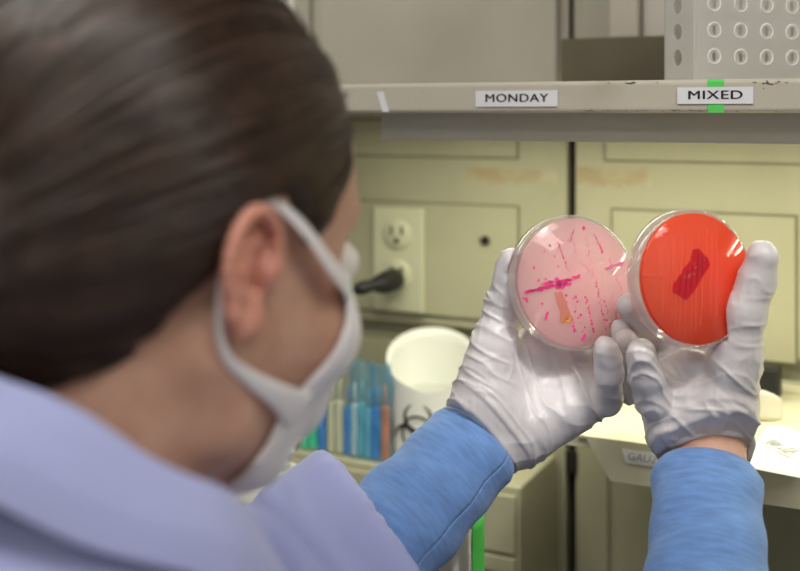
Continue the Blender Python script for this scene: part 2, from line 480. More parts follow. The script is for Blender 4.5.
plate(W(613, 240, D).x, W(795.5, 280, D).x, W(700, 350, D).z - .004, W(613, 210, D).z, RP)
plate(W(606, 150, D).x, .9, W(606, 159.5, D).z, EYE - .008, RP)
b = MB()                       # small round plug in the left plate
hx = W(487, 240, D)
b.lathe([(0, 0), (.0046, 0), (.005, .001), (.005, .003), (.0, .003)], 20, Matrix.Translation((hx.x, D - .0045, hx.z)) @ Matrix.Rotation(math.pi / 2, 4, 'X'))
b.build('hole_plug', M_dark, LP)
# horizontal recessed band below the panels, then lower cabinetry
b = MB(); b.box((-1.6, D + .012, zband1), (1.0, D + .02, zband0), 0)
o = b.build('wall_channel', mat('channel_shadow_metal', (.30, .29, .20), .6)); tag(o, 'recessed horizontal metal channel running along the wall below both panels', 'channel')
LC = thing('wall_cabinet', (seam - .5, D, BZ), 'cream lower metal cabinet left of the dark seam', 'cabinet')
b = MB(); b.box((-1.6, D, BZ), (seam - .0048, D + .02, zband1), .001); b.box((seam - .010, D - .004, BZ), (seam - .0048, D + .001, zband1), .001)
b.build('body', M_wall, LC)
RC = thing('wall_cabinet', (seam + .5, D, BZ), 'cream lower metal cabinet right of the dark seam, under the tray', 'cabinet')
b = MB(); b.box((seam + .0048, D, BZ), (1.0, D + .02, zband1), .001); b.build('body', M_wall, RC)
xg = W(612, 530, D).x
b = MB(); b.box((xg + .004, D - .005, BZ + .01), (.5, D + .001, EYE - .31), .0015); b.build('cabinet_door', M_wall, RC)
b = MB(); b.box((seam + .008, D - .004, BZ + .01), (xg - .003, D + .001, EYE - .31), .0015); b.build('cabinet_door', M_wall, RC)
# upper wall, above the shelf
UL = thing('upper_cabinet', (seam - .45, D, ZSH), 'grey-cream upper metal cabinet behind the shelf, left of the dark seam', 'cabinet')
xd0, xd1 = W(323, 50, D).x, W(560, 50, D).x
xs = W(311, 10, D).x
b = MB(); b.box((xs + .002, D, ZSH - .03), (seam - .003, D + .02, EYE + .75), .001); b.build('body', M_up, UL)
b = MB(); b.box((xd0, D - .012, ZSH + .004), (xd1, D, EYE + .6), .003); b.build('cabinet_door', M_up, UL)
UR = thing('upper_cabinet', (seam + .5, D, ZSH), 'grey-cream upper metal cabinet right of the dark seam, behind the boxes', 'cabinet')
b = MB(); b.box((seam + .003, D, ZSH - .03), (1.0, D + .02, EYE + .75), .001); b.build('body', M_up, UR)
b = MB(); b.box((W(582, 20, D).x, D - .01, ZSH + .004), (.9, D, EYE + .6), .003); b.build('cabinet_door', M_up, UR)
UF = thing('upper_cabinet', (xs - .4, D, ZSH), 'leftmost upper metal cabinet, carrying a paper notice beside the hair', 'cabinet')
b = MB(); b.box((-1.6, D, ZSH - .03), (xs - .002, D + .02, EYE + .75), .001); b.build('body', M_up, UF)
# dark seam filler
b = MB(); b.box((seam - .006, D + .012, BZ), (seam + .006, D + .0199, EYE + .75)); o = b.build('trim_1', M_dark); o['kind'] = 'structure'
b = MB(); pp = W(573, 462, D); b.box((pp.x - .007, D - .004, pp.z - .010), (pp.x + .006, D - .0001, pp.z + .012), .001)
o = b.build('latch_bracket', M_dark); tag(o, 'small dark metal bracket at the seam just left of the cream tray', 'bracket')
# tape residue on the panels
def residue(u0, u1, v0, v1, label):
    a = W((u0 + u1) / 2, v0, D); c = W((u0 + u1) / 2, v1, D)
    x0, x1 = W(u0, v0, D).x, W(u1, v0, D).x
    b = MB(); N = 14; pts = []
    for i in range(N + 1): pts.append((x0 + (x1 - x0) * i / N, D - .0003, a.z + random.uniform(-.0015, .0015)))
    for i in range(N + 1): pts.append((x1 + (x0 - x1) * i / N, D - .0003, c.z + random.uniform(-.004, .004)))
    b.poly(pts, (0, .0002, 0)); o = b.build('tape_residue', M_smear); tag(o, label, 'stain')
residue(466, 557, 168, 183, 'brown tape residue on the panel left of the dark seam')
residue(577, 652, 167, 186, 'brown tape residue on the panel right of the dark seam')

# notice paper, top left
pn = W(283, 14, D)
b = MB(); b.box((pn.x - .12, D - .0012, pn.z), (W(294, 5, D).x, D - .0002, pn.z + .2), 0)
NP = thing('wall_sign', (pn.x - .05, D, pn.z), 'white printed paper notice on the leftmost upper cabinet', 'notice')
b.build('sheet', M_paper, NP)
b = MB(); random.seed(3)
for r in range(7):
    x = pn.x - .11
    while x < W(290, 5, D).x - .012:
        w_ = random.uniform(.006, .018); b.box((x, D - .0018, pn.z + .014 + r * .022), (min(x + w_, W(290, 5, D).x - .004), D - .0011, pn.z + .020 + r * .022)); x += w_ + .005
b.build('print', mat('grey_print', (.08, .08, .08), .7), NP)

# outlet
c0 = W(401.5, 259, D)
hw = (W(427, 259, D).x - W(376, 259, D).x) / 2; hh = (W(401, 207, D).z - W(401, 311, D).z) / 2
YP = D - .004
OT = thing('power_outlet', (c0.x, YP, c0.z - hh), 'ivory power outlet plate on the left wall panel', 'outlet')
b = MB(); b.box((c0.x - hw, YP - .006, c0.z - hh), (c0.x + hw, YP, c0.z + hh), .003, seg=3); b.build('cover_plate', M_plate, OT)
for s in (1, -1):
    zc = c0.z + s * .0225 + .006
    b = MB(); b.lathe([(0, .003), (.0155, .003), (.017, .0015), (.017, 0)], 32, Matrix.Translation((c0.x, YP - .006, zc)) @ Matrix.Rotation(math.pi / 2, 4, 'X'))
    so = b.build('socket', M_plate, OT)
    b = MB()
    for dx in (-.0065, .0065): b.box((c0.x + dx - .0014, YP - .0094, zc), (c0.x + dx + .0014, YP - .0086, zc + .010))
    b.lathe([(0, .0006), (.0032, .0006), (.0032, 0)], 16, Matrix.Translation((c0.x, YP - .0088, zc - .0065)) @ Matrix.Rotation(math.pi / 2, 4, 'X'))
    b.build('slot', M_black, so)
# plug with cord
zc = c0.z - .0225 + .002
PG = thing('power_plug', (c0.x, YP - .03, zc - .012), 'black plug and cord in the lower socket of the ivory outlet', 'plug')
b = MB(); b.tube([(c0.x, YP - .010, zc), (c0.x, YP - .014, zc), (c0.x - .002, YP - .032, zc - .001), (c0.x - .006, YP - .045, zc - .002), (c0.x - .008, YP - .050, zc - .002), (c0.x - .016, YP - .062, zc - .004), (c0.x - .020, YP - .070, zc - .005)],
       [.0105, .0130, .0125, .0095, .0065, .0080, .005], 20, flat=(1, .95)); b.build('plug_body', M_blackr, PG)
b = MB(); q = []
for i in range(30):
    t = i / 29; q.append((c0.x - .018 - .10 * t, YP - .068 - .02 * math.sin(t * 3), max(zc - .004 - .02 * t - .16 * t * t, EYE - .36 + .004)))
b.tube(q, .0028, 8); b.build('cord', M_blackr, PG)

# ================================================================ SHELF
SH = thing('wall_shelf', (seam, YS, EYE), 'long cream enamelled metal shelf with a rounded front lip', 'shelf')
b = MB()
b.box((-1.6, YS + .004, ZSH - .0035), (1.1, D - .013, ZSH - .0005), 0); b.build('shelf_board', M_shelf, SH)
b = MB(); b.box((-1.6, YS, EYE), (1.1, YS + .012, ZSH), .0035, seg=4); b.box((-1.6, YS + .002, EYE), (1.1, YS + .04, EYE + .0015), .0005)
b.build('front_lip', M_shelf, SH)
xh = W(381, 125, YS + .03).x
b = MB(); b.box((xh, YS + .03, EYE - .0228), (1.1, YS + .033, EYE + .0015), .0008)
b.box((xh, YS + .03, EYE - .0228), (1.1, YS + .045, EYE - .0215), .0005); b.build('lamp_valance', M_house, SH)
# wear on the lip
random.seed(11)
b = MB()
def speck(u, v, w, h):
    p = W(u, v, YS); b.box((p.x - w, YS - .0003, p.z - h), (p.x + w, YS + .0005, p.z + h), 0)
for _ in range(26): speck(random.uniform(585, 780), random.choice((110.5, 111, 110)), random.uniform(.0003, .0018), .0002)
for _ in range(16): speck(random.uniform(590, 795), 80 + random.uniform(2, 3.5), random.uniform(.0003, .0014), .0003)
for _ in range(12): speck(random.uniform(365, 560), random.uniform(88, 111), .0003, .0003)
for _ in range(9): speck(770 + random.gauss(0, 4), 84 + random.gauss(0, 1.3), random.uniform(.0004, .0011), .0004)
b.build('chipped_paint', mat('chips', (.13, .11, .08), .8), SH)['kind'] = 'stuff'
# labels
def lip_label(u0, u1, v0, v1, txt, label, size, sx):
    a, c = W(u0, v0, YS), W(u1, v1, YS); zc = (W((u0 + u1) / 2, v0, YS).z + W((u0 + u1) / 2, v1, YS).z) / 2
    hz = abs(W((u0 + u1) / 2, v0, YS).z - W((u0 + u1) / 2, v1, YS).z) / 2
    L = thing('shelf_label', ((a.x + c.x) / 2, YS, zc - hz), label, 'label')
    MB().box((a.x, YS - .0011, zc - hz), (c.x, YS - .0007, zc + hz), 0).build('label_strip', M_label, L)
    me = text_mesh(txt, size, ((a.x + c.x) / 2, YS - .0012, zc), sx=sx, space=1.08, bold=.00042)
    link('lettering', me, M_black, L)
lip_label(476, 558, 90.5, 106.5, 'MONDAY', 'white MONDAY label on the front lip of the shelf', .0090, 1.27)
lip_label(677.5, 753.5, 87, 103.8, 'MIXED', 'white MIXED label on the shelf lip, over green tape', .0088, 1.42)
a, c = W(707.5, 95, YS), W(724, 95, YS)
b = MB(); b.box((a.x, YS - .0006, EYE + .0002), (c.x, YS - .0001, ZSH - .002), 0)
b.grid(lambda i, j: Vector((a.x + (c.x - a.x) * i, YS - .0006 + .0058 * (1 - math.cos(j * math.pi / 2)), ZSH - .002 + .0022 * math.sin(j * math.pi / 2))), 2, 6)
o = b.build('tape_strip', M_green); tag(o, 'bright green tape strip on the shelf lip behind the MIXED label', 'tape')
p0, p1 = W(378, 92, YS), W(386, 113, YS)
b = MB(); b.poly([(p0.x - .001, YS - .0006, p0.z), (p0.x + .005, YS - .0006, p0.z + .0005), (p1.x + .003, YS - .0006, p1.z + .0008), (p1.x - .003, YS - .0006, p1.z + .001)], (0, .0004, 0))
o = b.build('tape_scrap', M_label); tag(o, 'torn scrap of white tape on the shelf lip beside the hair', 'tape')

# under-shelf fluorescent lamp
LM = thing('under_shelf_lamp', (-.2, .93, EYE - .012), 'fluorescent tube lamp fixed under the shelf behind the valance', 'lamp')
b = MB(); b.box((xh + .02, .905, EYE + .006), (.75, .955, ZSH - .0036), .002); b.build('lamp_base', M_house, LM)
b = MB(); b.tube([(xh + .03, .93, EYE - .006), (.73, .93, EYE - .006)], .0085, 16); b.build('tube', emit_mat('tube_glow', (1, .98, .82), 3.0), LM)
for x in (xh + .028, .73):
    b = MB(); b.box((x - .006, .922, EYE - .012), (x + .006, .938, EYE + .0065), .001); b.build('tube_holder', M_white, LM)

# tube rack on the shelf
cr = W(695.5, 78, .838)
ang = math.radians(43.7)
ft = Vector((math.cos(ang), math.sin(ang), 0)); st = Vector((-math.sin(ang), math.cos(ang), 0))
M_rack = clear_mat('translucent_polypropylene', tint=(.9, .9, .9), haze=.85, hazecol=(.93, .92, .90), rough=.3, gloss=.8)
RK = thing('tube_rack', (cr.x + .04, cr.y + .06, ZSH), 'translucent white tube rack with rows of holes standing on the shelf', 'rack')
zb, rh = ZSH, .105
def holed(b, org, tx, w, cells_x, cells_z, cw, ch, x0, z0, rx, rz, nrm):
    """a sheet made of cells, each with an oval hole"""
    for i in range(cells_x):
        for j in range(cells_z):
            cx_, cz_ = x0 + (i + .5) * cw, z0 + (j + .5) * ch
            n = 24; A = []; B = []
            for k in range(n):
                q = 2 * math.pi * k / n + math.pi / 4; c_, s_ = math.cos(q), math.sin(q); m_ = max(abs(c_), abs(s_))
                A.append(b.bm.verts.new(org + tx * (cx_ + c_ * rx) + Vector((0, 0, cz_ + s_ * rz))))
                B.append(b.bm.verts.new(org + tx * (cx_ + c_ / m_ * cw / 2) + Vector((0, 0, cz_ + s_ / m_ * ch / 2))))
            for k in range(n): b.bm.faces.new((A[k], A[(k + 1) % n], B[(k + 1) % n], B[k]))
def flat(b, org, tx, x0, x1, z0, z1):
    b.bm.faces.new([b.bm.verts.new(org + tx * x + Vector((0, 0, z))) for x, z in ((x0, z0), (x1, z0), (x1, z1), (x0, z1))])
org = Vector((cr.x, cr.y, zb))
sw = .044
b = MB(); flat(b, org, st, 0, .004, 0, rh); flat(b, org, st, sw - .006, sw, 0, rh); flat(b, org, st, .004, sw - .006, 0, .0085); flat(b, org, st, .004, .012, .0085, rh)
holed(b, org, st, sw, 1, 4, .026, .0202, .012, .0085, .0062, .0064, None)
flat(b, org, st, .004, sw - .006, .0893, rh)
o = b.build('side_panel', M_rack, RK); solid(o, .0014, 1)
fw = .150
b = MB(); flat(b, org, ft, 0, .004, 0, rh); flat(b, org, ft, .004, fw, 0, .0085)
holed(b, org, ft, fw, 6, 4, .0235, .0202, .004, .0085, .0020, .0038, None); flat(b, org, ft, .004, fw, .0893, rh)
flat(b, org, ft, .145, fw, .0085, .0893)
o = b.build('front_panel', M_rack, RK); solid(o, .0014, -1)
b = MB()
fn = Vector((math.sin(ang), -math.cos(ang), 0))
for i in range(6):
    for j in range(4):
        c_ = org + ft * (.004 + (i + .5) * .0235) + Vector((0, 0, .0085 + (j + .5) * .0202)) + fn * .0010
        b.tube([c_ + ft * math.cos(q) * .0056 + Vector((0, 0, math.sin(q) * .0056)) for q in [2 * math.pi * k / 24 for k in range(24)]], .0009, 6, closed=True)
b.build('hole_rim', mat('rim_highlight_white', (.92, .92, .90), .15), RK)  # white rims: highlights of the hole edges put into their colour
b = MB(); org2 = org + st * sw; flat(b, org2, ft, 0, fw, 0, rh); o = b.build('back_panel', M_rack, RK); solid(o, .0014, -1)
b = MB(); org3 = org + ft * fw; flat(b, org3, st, 0, sw, 0, rh); o = b.build('end_panel', M_rack, RK); solid(o, .0014, -1)

# boxes at the back of the shelf
pb0, pb1 = W(561, 78, .98), W(668, 78, .98)
zt = W(600, 37.5, .98).z
b = MB(); b.box((pb0.x, .98, ZSH), (pb1.x + .02, 1.08, zt), .0015); o = b.build('storage_box', M_olive); tag(o, 'low dark olive box at the back of the shelf left of the tube rack', 'box')
M_pale = mat('pale_card', (.50, .46, .40), .7)
q0, q1 = W(609, 30, 1.0), W(638, 30, 1.0)
b = MB(); b.box((q0.x, 1.0, zt), (q1.x, 1.06, zt + .16), .002); o = b.build('carton', M_pale); tag(o, 'pale upright carton on the olive box, the left one', 'box')
q2 = W(661, 30, 1.0)
b = MB(); b.box((q1.x + .001, 1.012, zt), (q2.x + .01, 1.06, zt + .16), .002); o = b.build('carton', mat('pale_card_light', (.56, .53, .48), .7)); tag(o, 'lighter pale upright carton on the olive box, next to the tube rack', 'box')

# ================================================================ TRAY ON THE RIGHT
ZT = EYE - .265
x0 = -.262; yf = .868; x1 = .75
TR = thing('wall_tray', (0, yf, ZT - .035), 'cream metal pull-out tray below the right dish, marked GAUZE', 'tray')
b = MB(); b.box((x0, yf, ZT - .003), (x1, D - .004, ZT), .0008); b.build('tray_floor', M_tray, TR)
b = MB(); b.poly([(x0 + .008, yf - .001, ZT - .0005), (x1, yf - .001, ZT - .0005), (x1, yf + .004, ZT - .036), (x0 + .028, yf + .004, ZT - .036)], (0, .003, 0)); b.build('tray_front', M_tray, TR)
b = MB(); b.box((x0 - .028, yf + .004, ZT - .012), (x0 + .012, D - .006, ZT - .002), .001); b.build('side_flange', M_tray, TR)
b = MB(); b.box((x0 + .002, D - .022, ZT - .001), (x1, D - .005, ZT + .006), .002); b.build('back_rim', M_tray, TR)
la, lb = W(622, 453, yf), W(667, 458, yf)
TL = thing('tray_label', ((la.x + lb.x) / 2, yf - .002, ZT - .022), 'small white GAUZE label on the front of the cream tray', 'label')
b = MB(); b.poly([(la.x, yf - .0016, ZT - .0065), (lb.x, yf - .0016, ZT - .0065), (lb.x, yf - .0002, ZT - .018), (la.x + .003, yf - .0002, ZT - .018)], (0, .0004, 0)); b.build('label_strip', M_paper, TL)
me = text_mesh('GAUZE', .0085, ((la.x + lb.x) / 2 + .001, yf - .0014, ZT - .0122), sx=1.05, shear=.15, M=Matrix.Translation(((la.x + lb.x) / 2 + .001, yf - .0014, ZT - .0122)) @ Matrix.Rotation(math.pi / 2 - .10, 4, 'X'))
link('lettering', me, M_pen, TL)
# paper with pencil note: curled sheet hanging over the tray
def sheet(name, P00, P10, P01, P11, curl, nrm, label, m=M_paper):
    P = [Vector(p) for p in (P00, P10, P01, P11)]
    def fn(i, j):
        p = P[0].lerp(P[1], i).lerp(P[2].lerp(P[3], i), j)
        return p + Vector(nrm) * curl * (4 * i * (1 - i))
    b = MB().grid(fn, 12, 8); o = b.build(name, m); solid(o, .0004); tag(o, label, 'paper'); return o
yq = .873
NS = thing('note_paper', (W(785, 440, yq).x, yq, ZT), 'white paper note with pencil writing lying on the right tray', 'paper')
zz = ZT + .001
cA, cB, cC, cD = W(767, 427, .93), W(812, 448, .90), W(742, 471, .85), W(830, 483, .80)
def onz(u, v, z):
    k = (u - 400) / FPX; t = (z - EYE) * FPX / (HOR - v)
    return Vector((t * (-SY + CY * k), t * (CY + SY * k), z))
pA, pB, pC, pD = onz(768, 426, zz + .006), onz(815, 440, zz + .002), onz(738, 466, zz), onz(800, 478, zz)
def fns(i, j):
    p = pA.lerp(pB, i).lerp(pC.lerp(pD, i), j); p.z += .003 * math.sin(math.pi * i) * (1 - j); return p
b = MB().grid(fns, 12, 8); o = b.build('paper_sheet', M_paper, NS); solid(o, .0004)
# writing
tdir = (onz(800, 462, zz + .004) - onz(764, 440, zz + .004)).normalized(); tn = Vector((0, 0, 1)); tu = tn.cross(tdir)
Mx = Matrix((tdir, tu, tn)).transposed().to_4x4(); Mx.translation = onz(781, 448, zz + .0045) + Vector((0, 0, .0016))
link('handwriting', text_mesh('Agar 20E', .0100, None, M=Mx @ Matrix.Diagonal((.95, 2.1, 1, 1)), shear=.12), M_pen, NS)
b = MB(); r0, r1 = onz(764, 447, zz + .005), onz(798, 463, zz + .004)
b.tube([r0.lerp(r1, k / 6) + Vector((0, 0, .001)) for k in range(7)], .0003, 5); b.build('ruled_line', M_pen, NS)
# rolled card behind it
b = MB(); a0 = onz(758, 425, ZT + .001); 
def fr(i, j):
    q = (i - .5) * 2.4; c_ = a0 + Vector((-.004, .03, 0))
    return c_ + Vector((math.sin(q) * .022, -math.cos(q) * .016, .001 + j * (.016 + .010 * math.sin(i * 3.1))))
b.grid(fr, 16, 6); o = b.build('curled_card', mat('cream_card', (.70, .67, .56), .8)); solid(o, .0005); tag(o, 'curled blank white card standing on the tray beside the right glove', 'paper')
pk = onz(763, 408, ZT + .001)
b = MB(); b.box((pk.x - .012, pk.y + .03, ZT), (pk.x + .010, pk.y + .055, ZT + .03), .003); o = b.build('binder_clip', M_blackr); tag(o, 'small black clip on the tray behind the curled card', 'clip')

# ================================================================ LEFT: DRAWER UNIT AND WHAT STANDS ON IT
XU = -.352; YU = .985; ZU = EYE - .36
DU = thing('drawer_unit', (-.8, YU, BZ), 'low cream metal drawer unit on the worktop under the sharps cup', 'drawer unit')
b = MB(); b.box((-1.35, YU, BZ), (XU, D - .0045, ZU), .0015); b.build('body', M_wall, DU)
for z0, z1 in ((ZU - .064, ZU - .008), (ZU - .083, ZU - .068), (BZ + .008, ZU - .087)):
    b = MB(); b.box((-.9, YU - .004, z0), (XU - .004, YU, z1), .0012); b.build('drawer_front', M_wall, DU)
# sharps cup: a cylinder cut on the slant
cc = W(431, 400, 1.043); RC_ = .047
def cup_r(th): return Vector((math.cos(th), math.sin(th), 0))
SCp = thing('sharps_cup', (cc.x, 1.043, ZU), 'white slant-cut sharps cup with a black biohazard mark', 'cup')
ztopF, ztopB = EYE - .284, EYE - .236
def rimz(th):
    s = (cup_r(th).dot(Vector((-.35, .94, 0))) + 1) / 2
    return ztopF + (ztopB - ztopF) * max(s, 0) ** .8
b = MB(); n = 64
prof = [(RC_ * .9, 0, None)]
def cyl(th, r, z): return Vector((cc.x + r * math.cos(th), 1.043 + r * math.sin(th), z))
b.grid(lambda i, j: cyl(2 * math.pi * i, RC_ * (.95 + .05 * j), ZU + .0005 + (rimz(2 * math.pi * i) - ZU) * j), n, 10)
b.grid(lambda i, j: cyl(2 * math.pi * i, (RC_ - .003) * (.95 + .05 * j), ZU + .003 + (rimz(2 * math.pi * i) - ZU - .003) * j), n, 10)
b.grid(lambda i, j: cyl(2 * math.pi * i, RC_ - .003 * j, rimz(2 * math.pi * i)+.0), n, 1)
b.grid(lambda i, j: cyl(2 * math.pi * i, RC_ * .95 * j, ZU + .0005), n, 1)
b.grid(lambda i, j: cyl(2 * math.pi * i, RC_ * .93 * j, ZU + .003), n, 1)
bmesh.ops.remove_doubles(b.bm, verts=b.bm.verts, dist=.0002)
b.build('cup_wall', mat('cup_white', (.90, .91, .86), .3), SCp)
b = MB(); b.grid(lambda i, j: cyl(2 * math.pi * i, (RC_ - .004) * j, ZU + .060 + .004 * math.sin(6 * i)), n, 4); b.build('shaded_floor', mat('cup_floor_shade', (.62, .64, .58), .5), SCp)  # inner floor in grey, its shading put into the colour
# biohazard mark wrapped on the cup
b = MB(); R0 = .0128

front = Vector((-cc.x, -1.043, 0)).normalized(); th0 = math.atan2(front.y, front.x) - .30
zc = EYE - .326
def wrap(x, z): return cyl(th0 + x / RC_, RC_ * .99 + .0008, zc + z)
def arc(cx_, cz_, r, a0, a1, w0, wm):
    n_ = 30
    def f(i, j):
        a_ = a0 + (a1 - a0) * i; w_ = w0 + (wm - w0) * math.sin(math.pi * i); rr = r + w_ * (j - .5)
        return wrap(cx_ + rr * math.cos(a_), cz_ + rr * math.sin(a_))
    b.grid(f, n_, 1)
for k in range(3):
    a_ = math.pi / 2 + k * 2 * math.pi / 3
    arc(R0 * 1.25 * math.cos(a_), R0 * 1.25 * math.sin(a_), R0 * 1.12, a_ + .45, a_ + 2 * math.pi - .45, .0008, .0050)
arc(0, 0, R0 * 1.35, 0, 2 * math.pi, .0024, .0024)
b.build('biohazard_symbol', M_black, SCp)

# packets of inoculating loops
def packet(u, y, cols, hgt, film, label, wid, lean=0., group=None):
    p = W(u, 440, y)
    T = thing('loop_packet', (p.x, y, ZU), label, 'packet', group)
    n = len(cols)
    for k, c_ in enumerate(cols):
        xx = p.x + (k - (n - 1) / 2) * wid / n
        b = MB(); h = hgt * (.86 + .05 * math.sin(k * 2.1)); w_ = wid / n * .40
        b.box((xx - w_, y - .003, ZU + .002), (xx + w_, y + .003, ZU + h * .72), .0015)
        b.tube([(xx, y, ZU + h * .70), (xx, y, ZU + h)], .0011, 8)
        M_ = Matrix.Translation((p.x, y, ZU)) @ Matrix.Rotation(lean, 4, 'Y') @ Matrix.Translation((-p.x, -y, -ZU))
        b.build('loop_handle', c_, T, M_)
    b = MB()
    rr = random.Random(int(u))
    ph = [rr.uniform(0, 6) for _ in range(6)]
    def film_fn(i, j):
        a_ = 2 * math.pi * i; t = j
        wx = wid / 2 * 1.1 * (1 + .05 * math.sin(5 * t + ph[0])); wy = .0085 * (1 - .75 * t ** 3)
        cr_ = .0016 * math.sin(9 * a_ + 6 * t + ph[1]) + .0012 * math.sin(17 * t + 3 * a_ + ph[2])
        return Vector((p.x + wx * math.cos(a_) + cr_, y + (wy + cr_) * math.sin(a_), ZU + .0008 + hgt * (1.12 + .03 * math.sin(3 * a_ + ph[3])) * t))
    b.grid(film_fn, 48, 20)
    M_ = Matrix.Translation((p.x, y, ZU)) @ Matrix.Rotation(lean, 4, 'Y') @ Matrix.Translation((-p.x, -y, -ZU))
    b.build('film_sleeve', film, T, M_)
mg = mat('green_plastic', (.02, .72, .40), .35); mb_ = mat('blue_plastic', (.02, .27, .80), .35); mt = mat('teal_plastic', (.15, .55, .62), .35)
mc = mat('cream_plastic', (.72, .72, .52), .4); mw = M_white; mo = mat('orange_plastic', (.92, .20, .04), .4); ml = mat('sky_plastic', (.25, .62, .82), .35)
packet(314, .998, [mg, mg, mb_], .075, M_bag, 'clear packet of green loops, leftmost beside the face mask', .034, -.05)
packet(340, .998, [mc, mc, mb_], .088, M_bag, 'clear packet with cream and blue loops, second from the mask', .030)
packet(362, .998, [mw, mt, ml], .090, M_bagblue, 'blue film packet of pale and teal loops, third from the mask', .026)
packet(381, .998, [mb_, mo], .088, M_bagblue, 'blue film packet holding an orange loop, touching the sharps cup', .020, 0)

# round tub with lid in front of the drawer unit
tb = V(262, 490, .90); tw = c2w(tb)
TB = thing('round_tub', (tw.x, tw.y, BZ), 'round white-lidded tub with a green label between chin and sleeve', 'tub')
b = MB(); b.lathe([(0, .0), (.030, 0), (.032, .003), (.034, .236), (.0, .236)], 48, Matrix.Translation((tw.x, tw.y, BZ))); b.build('tub_body', mat('tub_pale', (.78, .80, .55), .4), TB)
zl = tw.z
b = MB(); b.lathe([(.0, .0), (.036, .0), (.037, .002), (.037, .012), (.0355, .0145), (.031, .0145), (.030, .012), (0, .012)], 48, Matrix.Translation((tw.x, tw.y, BZ + .2361)) ); b.build('tub_lid', mat('lid_white', (.88, .9, .78), .3), TB)
b = MB(); b.lathe([(.0345, .12), (.0352, .225), (.0345, .2255)], 48, Matrix.Translation((tw.x, tw.y, BZ))); b.build('tub_label', mat('lime_label', (.35, .62, .08), .5), TB)
ZLID = BZ + .2361 + .0122
# crumpled foil bundle on the lid
v_, q_ = None, None
fb = Field((-.03, -.03, -.02), (.03, .03, .05), .0015)
fb.cone((-.006, 0, -.0), (.008, .006, .026), .012, .009, .004)
v_, q_ = fb.mesh(); nn = vnormals(v_, q_); v_ = v_ + nn * (ridge(v_ * 160)[:, None] * .0022); v_[:, 2] -= v_[:, 2].min()
fp = c2w(V(285, 470, .915)); v_ = v_ + np.array([fp.x, fp.y, ZLID])
o = link('foil_bundle', np_mesh('foil', v_, q_, False), mat('crumpled_foil', (.75, .8, .82), .22, metal=.9)); tag(o, 'crumpled silver foil bundle on the round tub lid', 'foil')

# tall grey bin with green tape, under the left arm
gw = c2w(V(447, 505, .87))
GB = thing('waste_bin', (gw.x, gw.y, BZ), 'tall smoky grey plastic cylinder on the worktop under the left sleeve', 'bin')
rb = .0295; hb = zpx(505, 447, W(447, 505, gw.y).y) - BZ
b = MB(); b.lathe([(0, 0), (rb * .92, 0), (rb, .004), (rb, hb), (rb - .002, hb), (rb - .002, .004), (0, .004)], 48, Matrix.Translation((gw.x, gw.y, BZ))); b.build('cylinder_wall', M_smoke, GB)
b = MB(); b.tube([(gw.x + (rb - .001) * math.cos(q), gw.y + (rb - .001) * math.sin(q), BZ + hb) for q in [2 * math.pi * k / 40 for k in range(40)]], .0012, 8, closed=True); b.build('rim', M_bag, GB)
tha = math.atan2(-gw.y, -gw.x) + math.radians(62)
b = MB(); b.grid(lambda i, j: Vector((gw.x + (rb + .0006) * math.cos(tha + (i - .5) * .75), gw.y + (rb + .0006) * math.sin(tha + (i - .5) * .75), BZ + .01 + (hb - .012 + .0012 * math.sin(i * 20)) * j)), 14, 20)
o = b.build('tape_strip', M_green); solid(o, .0003, 1); tag(o, 'vertical green tape strip down the side of the smoky grey cylinder', 'tape')

# worktop
WT = thing('lab_bench', (-.2, .83, 0), 'laboratory bench with a black resin worktop below the frame', 'bench')
b = MB(); b.box((-1.6, .56, BZ - .035), (1.1, D + .019, BZ), .004); b.build('worktop', M_top, WT)
for xx in (-1.58, -.69, .20):
    b = MB(); b.box((xx, .60, .08), (xx + .87, D + .019, BZ - .0355), .002); cb = b.build('base_cabinet', M_wall, WT)
    for k in range(2):
        b = MB(); b.box((xx + .015 + k * .425, .585, .10), (xx + .425 + k * .425, .5995, BZ - .06), .003); dd = b.build('cabinet_door', M_wall, WT)
        b = MB(); hx_ = xx + (.39 if k == 0 else .47); b.tube([(hx_, .585, .62), (hx_, .563, .63), (hx_, .563, .73), (hx_, .585, .74)], .005, 8); b.build('handle', mat('steel', (.6, .6, .6), .3, metal=1), dd)
b = MB(); b.box((-1.58, .64, 0), (1.07, D, .0795), 0); b.build('plinth', M_dark, WT)
